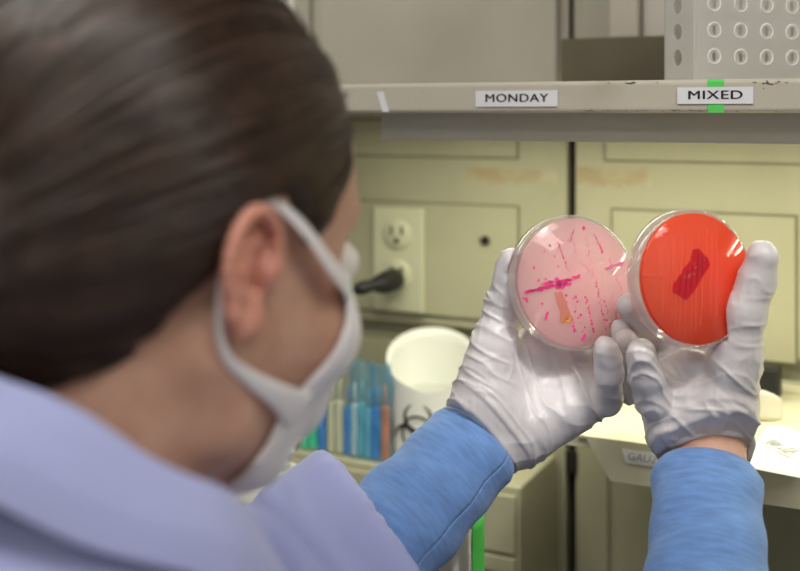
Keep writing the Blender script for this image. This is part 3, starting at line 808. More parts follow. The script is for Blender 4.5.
# ================================================================ DISHES
DM = {}; CHECK = False
def dish(Cpt, nrm, up, label, agar_m, R=.0465, dep=.0155):
    """Cpt: centre of the face turned to the viewer (view-aligned metres); nrm: its outward normal"""
    n = Vector(nrm).normalized(); u = Vector(up); u = (u - n * u.dot(n)).normalized(); r = u.cross(n)
    C = Vector(Cpt)
    # local: x=r, y=u, z=n  -> room
    cols = [Vector((a.x * CY - a.y * SY, a.x * SY + a.y * CY, a.z)) for a in (r, u, n)]
    Mx = Matrix((cols[0], cols[1], cols[2])).transposed().to_4x4(); Mx.translation = c2w(C)
    T = thing('petri_dish', c2w(C) + Vector((0, 0, -R)), label, 'petri dish', None)
    Ri = R - .0016
    b = MB(); b.lathe([(0, 0), (Ri - .0012, 0), (Ri - .0002, -.0006), (Ri, -.0014), (Ri, -.0128), (Ri - .001, -.0128), (Ri - .001, -.0018), (Ri - .0018, -.0010), (0, -.0010)], 96)
    b.build('dish_base', M_clear, T, Mx)
    b = MB(); b.lathe([(0, -.0012), (Ri - .0016, -.0012), (Ri - .0012, -.0016), (Ri - .0012, -.0050), (0, -.0050)], 96)
    ag = b.build('agar', agar_m, T, Mx)
    b = MB(); b.lathe([(0, -dep), (R - .0008, -dep), (R, -dep + .0008), (R, -.0035), (R - .001, -.0035), (R - .001, -dep + .001), (0, -dep + .001)], 96)
    b.build('lid', M_lidc, T, Mx)
    DM[T.name] = Mx
    def loc(px, py):
        d = Vector(((px - 400) / FPX, 1, (HOR - py) / FPX)); t = C.dot(n) / d.dot(n); q = d * t - C
        return q.dot(r), q.dot(u)
    return T, ag, Mx, loc, R
def blob(b, x, y, rx, ry, a=0, h=.0004, z=-.0003):
    n = 9; ca, sa = math.cos(a), math.sin(a); ring = []
    for k in range(n):
        q = 2 * math.pi * k / n; w_ = random.uniform(.8, 1.2); ex, ey = rx * w_ * math.cos(q), ry * w_ * math.sin(q)
        ring.append(b.bm.verts.new((x + ex * ca - ey * sa, y + ex * sa + ey * ca, z)))
    b.bm.faces.new(ring); low = [b.bm.verts.new((v.co.x, v.co.y, z - h)) for v in ring]
    for k in range(n): b.bm.faces.new((ring[k], low[k], low[(k + 1) % n], ring[(k + 1) % n]))
M_pink = agar_mat('pink_agar', (.98, .70, .71), (.96, .60, .64), .42, 30, .5, (1, .86, .86))
M_red = agar_mat('red_agar', (1.0, .15, .020), (1.0, .085, .016), .03, 25, .60, (.9, .1, .03))
M_mag = mat('magenta_colony', (.80, .04, .26), .45)
M_mag2 = mat('pale_pink_growth', (.86, .30, .50), .5)
M_dred = agar_mat('dark_red_growth', (.88, .0, .02), (.75, .0, .03), .02, 60, .6, (.6, 0, 0))
M_lred = agar_mat('light_red_streak', (1, .27, .14), (1, .21, .10), .02, 40, .6, (1, .3, .2))
# left, pink dish
LD, ag, Mx, loc, R_ = dish(V(577.5, 282.0, .762), (.30, -.92, .17), (.06, 0, 1), 'clear petri dish of pale pink agar with magenta colonies, left hand', M_pink, R=.0475)
random.seed(5); bc, bp_ = MB(), MB()
def cr1(x, y): return 500 + x / 3.571, 200 + y / 3.571
def dashes(b, x0, y0, x1, y1, n, w, l, jit=3, z=-.0003):
    n = max(4, int(n * .85)); l *= .62; w *= 1.45; jit *= .8
    for k in range(n):
        t = (k + random.uniform(.1, .9)) / n; px, py = cr1(x0 + (x1 - x0) * t + random.gauss(0, jit), y0 + (y1 - y0) * t)
        a_, c_ = loc(px, py); s_ = random.uniform(.6, 1.3)
        if math.hypot(a_, c_) < .041: blob(b, a_, c_, w * s_, l * s_, math.atan2(-(x1 - x0), (y1 - y0)) * -1 * 0 + .15, z=z)
for x, y, s in ((180, 162, 1.1), (160, 183, .9), (197, 200, .9), (210, 237, .9), (123, 242, 1.3), (140, 285, 1), (165, 282, 1.1), (152, 370, 1.3), (168, 410, 1.6), (166, 422, 1.8), (172, 402, 1.3),
                (190, 500, .9), (238, 340, 1.4), (240, 365, .8), (300, 100, 1.9), (297, 498, 1.8), (304, 488, 1.7), (95, 352, 1.6), (99, 360, 1.3), (85, 350, 1.2), (138, 290, .8), (150, 300, .8), (120, 330, 1), (272, 345, 1.3), (278, 362, 1.2), (290, 410, 1.4), (268, 465, 1.6), (305, 455, 1)):
    a_, c_ = loc(*cr1(x, y)); blob(bc, a_, c_, .0006 * s, .00075 * s, .2)
dashes(bc, 208, 148, 245, 250, 15, .00040, .00095, 2)
dashes(bc, 268, 105, 248, 150, 7, .0004, .0008, 3)
dashes(bc, 338, 122, 372, 195, 10, .0004, .0012, 2)
dashes(bc, 345, 295, 382, 465, 22, .0004, .0010, 3)
dashes(bc, 308, 340, 336, 475, 16, .00055, .0010, 3)
dashes(bc, 265, 345, 300, 500, 9, .0005, .0008, 6)
dashes(bc, 262, 425, 268, 475, 9, .0005, .0010, 2)
dashes(bc, 372, 350, 402, 470, 12, .0003, .0008, 4)
dashes(bp_, 305, 120, 345, 300, 20, .0003, .0010, 5)
dashes(bp_, 250, 130, 285, 200, 16, .0004, .0005, 9)
dashes(bp_, 290, 220, 335, 275, 20, .0004, .0006, 9)
dashes(bp_, 390, 215, 440, 320, 12, .0004, .0018, 4)
dashes(bp_, 400, 330, 420, 440, 12, .0003, .0014, 5)
# broad smear across
for k in range(60):
    t = random.random(); x = 92 + 190 * t; y = 333 - 58 * t + random.gauss(0, 3.5)
    a_, c_ = loc(*cr1(x, y)); blob(bc, a_, c_, .0020, .0006, .3, z=-.0002)
for k in range(34):
    x = random.gauss(208, 20); y = random.gauss(303, 9); a_, c_ = loc(*cr1(x, y)); blob(bc, a_, c_, .0018, .0011, .3, z=-.00015)
for k in range(26):
    t = random.random(); x = 380 + 60 * t; y = 245 - 20 * t + random.gauss(0, 3); a_, c_ = loc(*cr1(x, y)); blob(bp_, a_, c_, .0016, .0005, .2)
def dpart(b, name, m, T, Mx, kind=None):
    o = b.build(name, m, T, Mx)
    if kind: o['kind'] = kind
    return o
dpart(bc, 'bacterial_colonies', M_mag, LD, Mx, 'stuff'); dpart(bp_, 'pale_growth', M_mag2, LD, Mx, 'stuff')
b = MB()
pts = [loc(*cr1(x, y)) for x, y in ((195, 330), (222, 326), (244, 385), (262, 432), (250, 442), (238, 428), (228, 440), (214, 432), (216, 400))]
b.poly([(a_, c_, -.00012) for a_, c_ in pts], (0, 0, -.0002)); dpart(b, 'amber_patch', agar_mat('amber', (.90, .60, .50), (.92, .62, .56), .6), LD, Mx)  # amber-tinted patch on the pink agar
b = MB(); random.seed(9)
for k in range(22):
    a_, c_ = loc(*cr1(random.gauss(240, 9), random.gauss(424, 7))); blob(b, a_, c_, .0009, .0009, 0, z=-.0001)
dpart(b, 'orange_flecks', mat('orange_fleck_m', (.85, .33, .06), .5), LD, Mx, 'stuff')  # small orange flecks near the lower end of the amber patch
# right, red dish
RD, ag, Mx, loc, R2 = dish(V(699.0, 278.5, .708), (.37, -.915, .13), (.05, 0, 1), 'petri dish of vivid red-orange agar with a dark red patch, right hand', M_red, R=.0455)
def cr2(x, y): return 580 + x / 2.855, 200 + y / 2.855
b = MB()
for pl in ([(322, 142), (340, 138), (352, 152), (366, 166), (372, 186), (362, 202), (347, 224), (336, 246), (322, 266), (304, 286), (294, 280), (282, 272), (266, 262), (268, 240), (288, 212), (302, 190), (318, 172)],):
    q = [loc(*cr2(x, y)) for x, y in pl]; b.poly([(a_, c_, -.00022) for a_, c_ in q], (0, 0, -.0006))
dpart(b, 'dark_growth', M_dred, RD, Mx)
b = MB()
for x0, y0, x1, y1 in ((288, 222, 284, 268), (306, 200, 300, 276), (322, 185, 316, 258), (338, 152, 334, 235), (352, 160, 349, 212)):
    A, B = loc(*cr2(x0, y0)), loc(*cr2(x1, y1)); w_ = .0005
    b.bm.faces.new([b.bm.verts.new(v) for v in ((A[0] - w_, A[1], -.00015), (A[0] + w_, A[1], -.00015), (B[0] + w_, B[1], -.00015), (B[0] - w_, B[1], -.00015))])
dpart(b, 'dense_growth', agar_mat('dense_growth_m', (.52, 0, .03), (.46, 0, .03), .02), RD, Mx, 'stuff')
b = MB(); random.seed(4)
def streak(x0, y0, x1, y1, w):
    A = loc(*cr2(x0, y0)); B = loc(*cr2(x1, y1)); L = []; N = 16; ph = random.uniform(0, 6)
    for k in range(N + 1):
        t = k / N; wv = .0003 * math.sin(t * 9 + ph)
        L.append((A[0] + (B[0] - A[0]) * t + wv, A[1] + (B[1] - A[1]) * t, w * random.uniform(.6, 1.25) * (1 if 0 < k < N else .4)))
    for p, q in zip(L, L[1:]):
        b.bm.faces.new([b.bm.verts.new(v) for v in ((p[0] - p[2], p[1], -.0003), (p[0] + p[2], p[1], -.0003), (q[0] + q[2], q[1], -.0003), (q[0] - q[2], q[1], -.0003))])
for (x0, y0, x1, y1) in ((222, 120, 238, 330), (246, 105, 236, 320), (262, 95, 262, 340), (282, 85, 270, 360), (292, 120, 284, 375), (308, 75, 300, 388), (322, 70, 318, 385), (340, 80, 330, 380), (352, 220, 345, 360), (362, 75, 362, 150), (378, 95, 372, 330), (392, 110, 390, 340), (300, 200, 296, 260), (318, 170, 312, 240), (338, 150, 330, 205)):
    streak(x0, y0, x1, y1, .00042)
streak(180, 215, 180.5, 216, .0001)
A, B = loc(*cr2(178, 214)), loc(*cr2(250, 218))
b.bm.faces.new([b.bm.verts.new(v) for v in ((A[0], A[1] - .0005, -.0003), (B[0], B[1] - .0004, -.0003), (B[0], B[1] + .0004, -.0003), (A[0], A[1] + .0005, -.0003))])
dpart(b, 'pale_streaks', M_lred, RD, Mx, 'stuff')
b = MB(); random.seed(8)
for k in range(14):
    t = random.random(); x = 300 + 60 * t + random.gauss(0, 4); y = 228 - 60 * t + random.gauss(0, 6); a_, c_ = loc(*cr2(x, y)); blob(b, a_, c_, .0008, .0004, .7, h=.0001, z=-.0002)
dpart(b, 'grey_growth', mat('grey_growth_m', (.60, .13, .16), .4), RD, Mx, 'stuff')

# ================================================================ PERSON
HC = np.array((-.109, .503, -.068)); PT = math.radians(16); S2 = math.sqrt(.5)
hf = np.array((S2 * math.cos(PT), S2 * math.cos(PT), -math.sin(PT))); hr = np.array((S2, -S2, 0.)); hu = np.array((S2 * math.sin(PT), S2 * math.sin(PT), math.cos(PT)))
HAX = (hf, hr, hu)
def H(f, r, u): return HC + hf * f + hr * r + hu * u
bf, br_, bu = np.array((S2, S2, 0)), np.array((S2, -S2, 0)), np.array((0, 0, 1.))
NB = np.array((-.130, .470, 0.))
def Bp(f, r, z): return NB + bf * f + br_ * r + bu * z

def face_prims(F, o=0.0, eyes=True):
    F.ell(H(-.010, 0, .043), (.097 + o, .0735 + o, .088 + o), HAX, .004)
    F.ell(H(.030, 0, -.018), (.060 + o, .0600 + o, .082 + o), HAX, .016)
    F.ell(H(.012, 0, -.020), (.052 + o, .0655 + o, .055 + o), HAX, .014)
    for s in (-1, 1):
        F.cone(H(-.004, s * .054, -.035), H(.012, s * .046, -.064), .014 + o, .014 + o, .014)
        F.cone(H(.012, s * .046, -.064), H(.062, s * .014, -.080), .014 + o, .014 + o, .014)
        F.ell(H(.058, s * .038, -.020), (.024 + o, .024 + o, .022 + o), HAX, .012)
        F.ell(H(.073, s * .020, .042), (.009 + o, .020 + o, .009 + o), HAX, .014)
    F.ell(H(.068, 0, -.075), (.017 + o, .020 + o, .015 + o), HAX, .010)
    F.cone(H(.084, 0, .026), H(.106, 0, -.022), .0075 + o, .0105 + o, .007)
    for s in (-1, 1): F.cone(H(.100, s * .009, -.026), H(.094, s * .011, -.026), .006 + o, .006 + o, .004)
    F.ell(H(.086, 0, -.058), (.010 + o, .022 + o, .012 + o), HAX, .008)
    if eyes and o == 0:
        for s in (-1, 1): F.ell(H(.095, s * .031, .016), (.016, .017, .011), HAX, .008, sub=True)

# ---- arms (view-aligned joints)
def ax_at(px, py, t): return V(px, py, t)
WR, ER, SR = V(706, 451, .745), np.array((.158, .55, -.41)), Bp(-.01, .165, -.285)
WL, EL, SL = V(481, 436, .775), np.array((-.125, .655, -.385)), Bp(-.01, -.170, -.270)
dR = (WR - ER) / np.linalg.norm(WR - ER); dL = (WL - EL) / np.linalg.norm(WL - EL)

PERS = thing('person', c2w(NB) - Vector((0, 0, EYE)), 'person seen from behind in a lilac lab coat holding up two dishes', 'person')
# body: one continuous skin surface
BF = Field((-.42, .20, -.80), (.30, .90, .09), .0030)
face_prims(BF)
BF.cone(H(-.030, 0, -.050), Bp(-.01, 0, -.28), .050, .054, .018)
BF.cone(Bp(-.02, -.05, -.275), SL, .05, .042, .03); BF.cone(Bp(-.02, .05, -.275), SR, .05, .042, .03)
BF.ell(Bp(-.01, 0, -.38), (.085, .135, .17), (bf, br_, bu), .03)
BF.ell(Bp(-.01, 0, -.62), (.085, .125, .20), (bf, br_, bu), .03)
for S_, E_, W_, d_ in ((SR, ER, WR, dR), (SL, EL, WL, dL)):
    BF.cone(S_, E_, .040, .033, .015); BF.cone(E_, W_, .034, .0250, .012); BF.cone(W_, W_ + d_ * .012, .0250, .022, .008)
v, q = BF.mesh(); v = relax(v, q, 2)
# skin hand-joined ears, finer
def ear(side):
    E = Field((-.03, -.02, -.045), (.03, .03, .045), .0009)      # x forward, y outward, z up
    E.ell((-.002, .004, .000), (.0165, .0052, .030), None, .003)
    rim = []
    for k in range(15):
        a_ = math.radians(-10 + 235 * k / 14); rim.append((.0165 * math.cos(a_) - .002, .0095 + .002 * math.sin(a_), .0055 + .0245 * math.sin(a_)))
    rim.append((-.0120, .0075, -.0200)); rim.append((-.004, .006, -.0290))
    E.chain(rim, [.0036] * 8 + [.0034] * 7 + [.004, .0050], .002)
    E.ell((.003, .006, -.0245), (.0085, .0048, .0085), None, .003)
    E.ell((.0015, .0120, -.001), (.0092, .0110, .0140), None, .002, sub=True)
    E.ell((.0045, .004, -.003), (.0042, .009, .0050), None, .0015, sub=True)
    E.ell((.001, .0115, .0170), (.0085, .0045, .0070), None, .002, sub=True)
    E.chain([(-.008, .0085, -.012), (-.0098, .0095, .000), (-.006, .0090, .012), (.001, .008, .018)], [.0024, .0026, .0024, .0018], .002)
    E.cone((.013, .0075, -.001), (.012, .0075, -.007), .0034, .003, .002)
    E.cone((.012, .004, -.0), (.010, -.006, 0), .009, .012, .004)
    ev, eq = E.mesh(); ev = relax(ev, eq, 1)
    tl = math.radians(-10); fl = math.radians(14)
    x, y, z = ev[:, 0], ev[:, 1], ev[:, 2]
    x, y = x * math.cos(fl) + y * math.sin(fl) * 0 , y - (x - .012) * math.sin(fl)
    x, z = x * math.cos(tl) + z * math.sin(tl), -x * math.sin(tl) + z * math.cos(tl)
    w = HC + np.outer(x * .92 - .008, hf) + np.outer(side * (y * .95 + .0665), hr) + np.outer(z * .83 + .001, hu)
    if side < 0: eq = eq[:, ::-1]
    return w, eq
q_n = len(q)
for s in (1, -1):
    ev, eq = ear(s); q = np.concatenate([q, eq + len(v)]); v = np.concatenate([v, ev])
NBODY = q_n
bo = link('body', np_mesh('body', c2w_arr(v), q), M_skin, PERS)
bo.data.materials.append(mat('ear_skin', (.70, .33, .255), .5, sss=.3, bump=(500, .12, .001)))
mi = np.zeros(len(bo.data.polygons), np.int32); mi[NBODY:] = 1; bo.data.polygons.foreach_set('material_index', mi)
# eyes
for s in (-1, 1):
    b = MB(); g = bmesh.ops.create_uvsphere(b.bm, u_segments=24, v_segments=16, radius=.0115)['verts']
    cw = c2w(H(.0770, s * .031, .016)); bmesh.ops.translate(b.bm, vec=cw, verts=g)
    for f in b.bm.faces: f.smooth = True
    ey = b.build('eye', M_eye, PERS)
    b = MB(); g = bmesh.ops.create_uvsphere(b.bm, u_segments=20, v_segments=12, radius=.0058)['verts']
    bmesh.ops.translate(b.bm, vec=c2w(H(.0832, s * .031, .015)), verts=g); b.build('iris', mat('brown_iris', (.08, .04, .02), .15), ey)
    b = MB(); b.tube([c2w(H(.086 - .0065 * k, s * (.014 + .007 * k), .040 + .003 * math.sin(k * .8))) for k in range(5)], [.0018, .0026, .0026, .002, .001], 8); b.build('eyebrow', M_hair, PERS)

# ---- hair
def hairline(f): return np.interp(f, [-.12, -.095, -.075, -.055, -.038, -.022, -.010, .004, .014, .026, .040, .055, .070, .082, .095],
                                     [-.088, -.086, -.080, -.066, -.044, -.008, .028, .036, .026, .016, .026, .050, .082, .11, .14])
HF = Field(H(0, 0, 0) - .2, H(0, 0, 0) + .2, .0022)
HF.ell(H(-.018, 0, .043), (.0970, .0800, .0945), HAX, .004)
HF.ell(H(-.060, 0, -.012), (.050, .058, .062), HAX, .030)
sl, X, Y, Z = HF.blk(HF.lo, HF.lo + HF.n * HF.h)
X, Y, Z = X - HC[0], Y - HC[1], Z - HC[2]
hF = X * hf[0] + Y * hf[1] + Z * hf[2]; hU = X * hu[0] + Y * hu[1] + Z * hu[2]
cutd = ((hairline(hF.ravel()).reshape(hF.shape)).astype(np.float32) - hU) * .75
k_ = .010; A = HF.F; h_ = np.clip(.5 - .5 * (A - cutd) / k_, 0, 1); HF.F = (A * (1 - h_) + cutd * h_ + k_ * h_ * (1 - h_)).astype(np.float32)
HF.ell(H(-.112, .004, -.022), (.032, .044, .040), HAX, .010)
v, q = HF.mesh(); v = relax(v, q, 2)
# soft strand relief following the sweep to the bun
BUN = H(-.112, .004, -.022)
def sweep_coord(v):
    p = v - H(-.013, 0, .043); p = np.stack([p @ hf, p @ hr, p @ hu], 1) / np.array([.1035, .0815, .0945])
    p /= np.linalg.norm(p, axis=1)[:, None]
    b0 = BUN - H(-.013, 0, .043); b0 = np.array([b0 @ hf, b0 @ hr, b0 @ hu]) / np.array([.1035, .0815, .0945]); b0 /= np.linalg.norm(b0)
    e1 = np.cross(b0, [0, 1, 0]); e1 /= np.linalg.norm(e1); e2 = np.cross(b0, e1)
    return np.arctan2(p @ e2, p @ e1), np.arccos(np.clip(p @ b0, -1, 1))
an, di = sweep_coord(v); nn = vnormals(v, q)
g = ridge(np.stack([an * 7 + 40, di * 1.2 + 40, an * 0 + 3], 1)) * .0016 + ridge(np.stack([an * 22 + 90, di * 1.5 + 10, an * 0 + 8], 1)) * .0009
v = v + nn * g[:, None]
hair = link('hair', np_mesh('hair', c2w_arr(v), q), M_hair, PERS)
# single strands lying on the cap
from mathutils.bvhtree import BVHTree
bv = BVHTree.FromPolygons([Vector(p) for p in v], [list(map(int, f)) for f in q[::1]])
rs = random.Random(2); NS_ = 4200; SEG = 15; VV = []; QQ = []
base = 0
rad = np.array([.1035, .0815, .0945]); HO = H(-.013, 0, .043)
b0 = BUN - HO; b0 = np.array([b0 @ hf, b0 @ hr, b0 @ hu]) / rad; b0 /= np.linalg.norm(b0)
for s_i in range(NS_):
    while True:
        w = np.array([rs.gauss(0, 1) for _ in range(3)]); w /= np.linalg.norm(w)
        loc_ = w * rad; P_ = HO + hf * loc_[0] + hr * loc_[1] + hu * loc_[2]
        f_, u_ = (P_ - HC) @ hf, (P_ - HC) @ hu
        if u_ > hairline(f_) + .003 and w @ b0 < .93: break
    tot = math.acos(max(-1, min(1, w @ b0))); L_ = min(tot - .28, rs.uniform(.5, 1.5))
    ax_ = np.cross(w, b0); ax_ /= np.linalg.norm(ax_); perp = np.cross(ax_, w)
    pts = []; bow = rs.gauss(0, .012); lift = rs.uniform(.0002, .0012) + (.002 if rs.random() < .03 else 0)
    for k in range(SEG):
        a_ = L_ * k / (SEG - 1); d_ = w * math.cos(a_) + perp * math.sin(a_) + ax_ * bow * math.sin(math.pi * k / (SEG - 1)); d_ = d_ / np.linalg.norm(d_)
        l3 = d_ * rad; dirw = hf * l3[0] + hr * l3[1] + hu * l3[2]; far = HO + dirw * 1.6
        hit = bv.ray_cast(Vector(far), Vector(-dirw).normalized())
        if hit[0] is None: break
        pts.append(np.array(hit[0]) + np.array(dirw) / np.linalg.norm(dirw) * lift * math.sin(math.pi * (k + .3) / SEG))
    if len(pts) < 4: continue
    pts = np.array(pts); T_ = np.gradient(pts, axis=0); T_ /= np.maximum(np.linalg.norm(T_, axis=1), 1e-9)[:, None]
    Nn = pts - HO; Nn /= np.linalg.norm(Nn, axis=1)[:, None]; Bb = np.cross(T_, Nn)
    rr_ = .00055 * np.minimum(1, .25 + np.sin(np.linspace(0, math.pi, len(pts))) * 1.6)[:, None]
    ring = np.stack([pts + Bb * rr_, pts + Nn * rr_ * .9, pts - Bb * rr_], 1).reshape(-1, 3)
    VV.append(ring); n_ = len(pts)
    i_ = np.arange(n_ - 1)[:, None] * 3
    for a_, c_ in ((0, 1), (1, 2)):
        QQ.append(np.concatenate([i_ + a_, i_ + c_, i_ + c_ + 3, i_ + a_ + 3], 1) + base)
    base += len(ring)
ho = link('hair_strands', np_mesh('strands', c2w_arr(np.concatenate(VV)), np.concatenate(QQ)), mat('hair_strand', (.028, .013, .008), .34, var=(60, (.058, .028, .016), .4, .75), spec=.6), hair); ho['kind'] = 'stuff'
b = MB(); cb = c2w(H(-.094, .004, -.018)); nb = (c2w(H(-.2, .004, -.03)) - cb).normalized()
o1 = nb.orthogonal().normalized(); o2 = nb.cross(o1)
b.tube([cb + (o1 * math.cos(a_) + o2 * math.sin(a_)) * .036 + nb * .004 * math.sin(3 * a_) for a_ in [2 * math.pi * k / 40 for k in range(40)]], .0055, 10, closed=True); b.build('hair_tie', M_hairtie, hair)

# ---- face mask
MF = Field(H(.05, 0, -.05) - .11, H(.05, 0, -.05) + .11, .0014)
face_prims(MF, .0045)
MF.ell(H(.068, 0, -.034), (.040, .034, .036), HAX, .02)
MI = Field(H(.05, 0, -.05) - .11, H(.05, 0, -.05) + .11, .0014); face_prims(MI, .0012); MI.ell(H(.066, 0, -.034), (.038, .032, .033), HAX, .02)
sl, X, Y, Z = MF.blk(MF.lo, MF.lo + MF.n * MF.h); X, Y, Z = X - HC[0], Y - HC[1], Z - HC[2]
mFf = X * hf[0] + Y * hf[1] + Z * hf[2]; mU = X * hu[0] + Y * hu[1] + Z * hu[2]; mR = np.abs(X * hr[0] + Y * hr[1] + Z * hr[2])
def mask_edge(u): return np.interp(u, [-.13, -.106, -.090, -.080, -.070, -.058, -.052, -.040, -.026, -.012, 0.0], [.060, .046, .037, .036, .039, .041, .044, .050, .056, .061, .064])
top = .024 - mR * .30
e1 = (mask_edge(mU.ravel()).reshape(mU.shape) - mFf) * .8; e2 = (mU - top) * .95; e3 = (-.128 - mU)
Fm = np.maximum.reduce([MF.F, -MI.F, e1.astype(np.float32), e2.astype(np.float32), e3.astype(np.float32)])
MF.F = Fm.astype(np.float32); v, q = MF.mesh(); v = relax(v, q, 2)
nn = vnormals(v, q); v = v + nn * (vnoise(v * 90 + 50)[:, None] - .5) * .0012
mask = link('face_mask', np_mesh('mask', c2w_arr(v), q), M_maskc, PERS); mask['label'] = 'white knitted fabric face mask'
def band(pts, w, th):
    b = MB(); P_ = [c2w(H(*p)) for p in pts]
    # smooth through Catmull-Rom
    out = []
    for i in range(len(P_) - 1):
        p0, p1, p2, p3 = P_[max(i - 1, 0)], P_[i], P_[i + 1], P_[min(i + 2, len(P_) - 1)]
        for k in range(8):
            t = k / 8; out.append(.5 * ((2 * p1) + (p2 - p0) * t + (2 * p0 - 5 * p1 + 4 * p2 - p3) * t * t + (3 * p1 - p0 - 3 * p2 + p3) * t ** 3))
    out.append(P_[-1])
    ctr = c2w(H(0, 0, -.02)); n = len(out); ws = np.interp(np.linspace(0, 1, n), np.linspace(0, 1, len(w)), w)
    rings = []
    for i, p in enumerate(out):
        t = (out[min(i + 1, n - 1)] - out[max(i - 1, 0)]).normalized(); nr = (p - ctr); nr = (nr - t * nr.dot(t)).normalized(); s_ = t.cross(nr)
        rings.append([b.bm.verts.new(p + s_ * ws[i] * math.cos(a_) + nr * th * math.sin(a_)) for a_ in [2 * math.pi * j / 12 for j in range(12)]])
    for A_, B_ in zip(rings, rings[1:]):
        for j in range(12): f = b.bm.faces.new((A_[j], A_[(j + 1) % 12], B_[(j + 1) % 12], B_[j])); f.smooth = True
    b.bm.faces.new(rings[0][::-1]); b.bm.faces.new(rings[-1]); b.build('ear_loop', M_maskc, mask)
for s in (1, -1):
    band([(.070, s * .052, .002), (.054, s * .064, .006), (.036, s * .072, .012), (.014, s * .075, .024), (-.004, s * .0725, .031), (-.014, s * .0715, .022), (-.019, s * .0715, .004), (-.016, s * .071, -.018),
          (-.007, s * .070, -.034), (.010, s * .0675, -.042), (.030, s * .0645, -.048), (.050, s * .057, -.054)], [.0075, .0062, .0052, .0042, .0025, .0013, .0012, .0014, .0022, .0034, .0056, .0095], .0013)

# ---- lab coat
CF = Field((-.46, .14, -1.0), (.34, .92, -.02), .0040)
CF.cone(Bp(-.035, -.03, -.219), SL, .074, .060, .04); CF.cone(Bp(-.035, .03, -.219), SR, .074, .060, .04)
CF.ell(Bp(-.02, 0, -.40), (.118, .180, .20), (bf, br_, bu), .05)
CF.ell(Bp(-.01, 0, -.72), (.125, .170, .34), (bf, br_, bu), .06)
CF.cone(SR, ER, .060, .056, .02); CF.cone(ER, ER + dR * .085, .056, .053, .02)
SLE = EL + dL * .166
CF.cone(SL, EL, .064, .062, .02); CF.cone(EL, SLE + dL * .03, .060, .058, .02)
CF.cone(EL + np.array((-.02, 0, .04)), SLE + dL * .02 + np.array((-.018, 0, .020)), .046, .046, .02)
CF.cut((0, 0, -.985), (0, 0, -1))
# the sleeve ends at mid-forearm: remove everything past the cuff plane
def cut_local(Fd, p, n, rmax):
    sl, X, Y, Z = Fd.blk(p - rmax, p + rmax); n = n / np.linalg.norm(n)
    d = (X - p[0]) * n[0] + (Y - p[1]) * n[1] + (Z - p[2]) * n[2]; Fd.F[sl] = np.maximum(Fd.F[sl], d.astype(np.float32))
cut_local(CF, SLE, dL + np.array((.30, 0, .10)), .105)
CF.cone(SLE - dL * .07 + np.array((-.008, 0, .012)), SLE + dL * .06 + np.array((-.008, 0, .010)), .044, .051, .004, sub=True)
cut_local(CF, ER + dR * .085, dR, .075); CF.cone(ER + dR * .02, ER + dR * .16, .046, .046, .004, sub=True)
CF.cone(Bp(-.012, 0, -.215), Bp(.02, 0, .02), .059, .078, .004, sub=True)      # neck opening
v, q = CF.mesh(); v = relax(v, q, 2); nn = vnormals(v, q)
# folds
da = v - EL; al = da @ dL
fold = ridge(np.stack([v[:, 0] * 9 + 20, v[:, 1] * 9 + 20, v[:, 2] * 16 + 20], 1)) * .0040 + ridge(np.stack([v[:, 0] * 26 + 50, v[:, 1] * 20 + 50, v[:, 2] * 30 + 50], 1)) * .0010
sl_m = np.clip((al + .05) / .05, 0, 1) * (np.linalg.norm(da - np.outer(al, dL), axis=1) < .09)
sl_m = sl_m * np.clip((.150 - al) / .03, 0.12, 1); fold += sl_m * ridge(np.stack([v[:, 0] * 34 + v[:, 2] * 30 + 20, v[:, 1] * 10 + 20, v[:, 2] * 6 + 20], 1)) * .0055
fold -= .0028 * np.exp(-((al - .118) / .0045) ** 2) * (np.linalg.norm(da - np.outer(al, dL), axis=1) < .10)
v = v + nn * fold[:, None]
coat = link('lab_coat', np_mesh('coat', c2w_arr(v), q), M_coat, PERS)
# collar: stand, roll and fall
b = MB()
def collar(i, j):
    a_ = math.radians(-158 + 316 * i)           # 0 = nape, +-158 = front ends
    cf, cr_ = -math.cos(a_), math.sin(a_)
    prof_ = [(.066, -.040), (.068, -.020), (.0705, .000), (.0745, .0085), (.081, .0100), (.086, .004), (.091, -.004), (.094, -.010), (.0960, -.018), (.0975, -.026)]
    x = j * (len(prof_) - 1); k = min(int(x), len(prof_) - 2); t = x - k
    r_ = prof_[k][0] * (1 - t) + prof_[k + 1][0] * t; dz = prof_[k][1] * (1 - t) + prof_[k + 1][1] * t
    sc_ = 1 - .10 * max(0, cf)
    f_, rr = cf * r_ * 1.05 * sc_, cr_ * r_ * sc_
    z = -.153 - .72 * (cf * .080) - .042 * max(0, cf) ** 1.5 + dz * (1.0) + .0020 * math.sin(7 * a_ + 4 * j)
    return c2w(Bp(f_ + .002, rr, z))
b.grid(collar, 96, 36); co = b.build('collar', M_coat, coat); solid(co, .0022)
# seam line near the left cuff
# ---- knitted sleeves
def knit(W_, E_, d_, a, L, r0, r1, seed):
    b = MB(); n_, m_ = 96, 60; o1 = np.cross(d_, (0, 0, 1.)); o1 /= np.linalg.norm(o1); o2 = np.cross(o1, d_)
    def fn(i, j):
        t = j; p = W_ - d_ * (a + L * t); r_ = r0 + (r1 - r0) * t
        th = 2 * math.pi * i
        r_ += .0016 * math.sin(3 * th + 9 * t + seed) * t + .0014 * math.sin(22 * t + 2 * th + seed) * (.3 + t) + .0009 * math.sin(41 * t - 2 * th) + (-.003 * max(0, 1 - t * 30))
        return c2w(p + (o1 * math.cos(th) * 1.08 + o2 * math.sin(th) * .94) * r_)
    b.grid(fn, n_, m_); o = b.build('knit_sleeve', M_knit, PERS); solid(o, .0022, 1); return o
knit(WR, ER, dR, .015, .235, .0305, .0375, 1.0)
knit(WL, EL, dL, .004, .225, .0325, .044, 2.5)

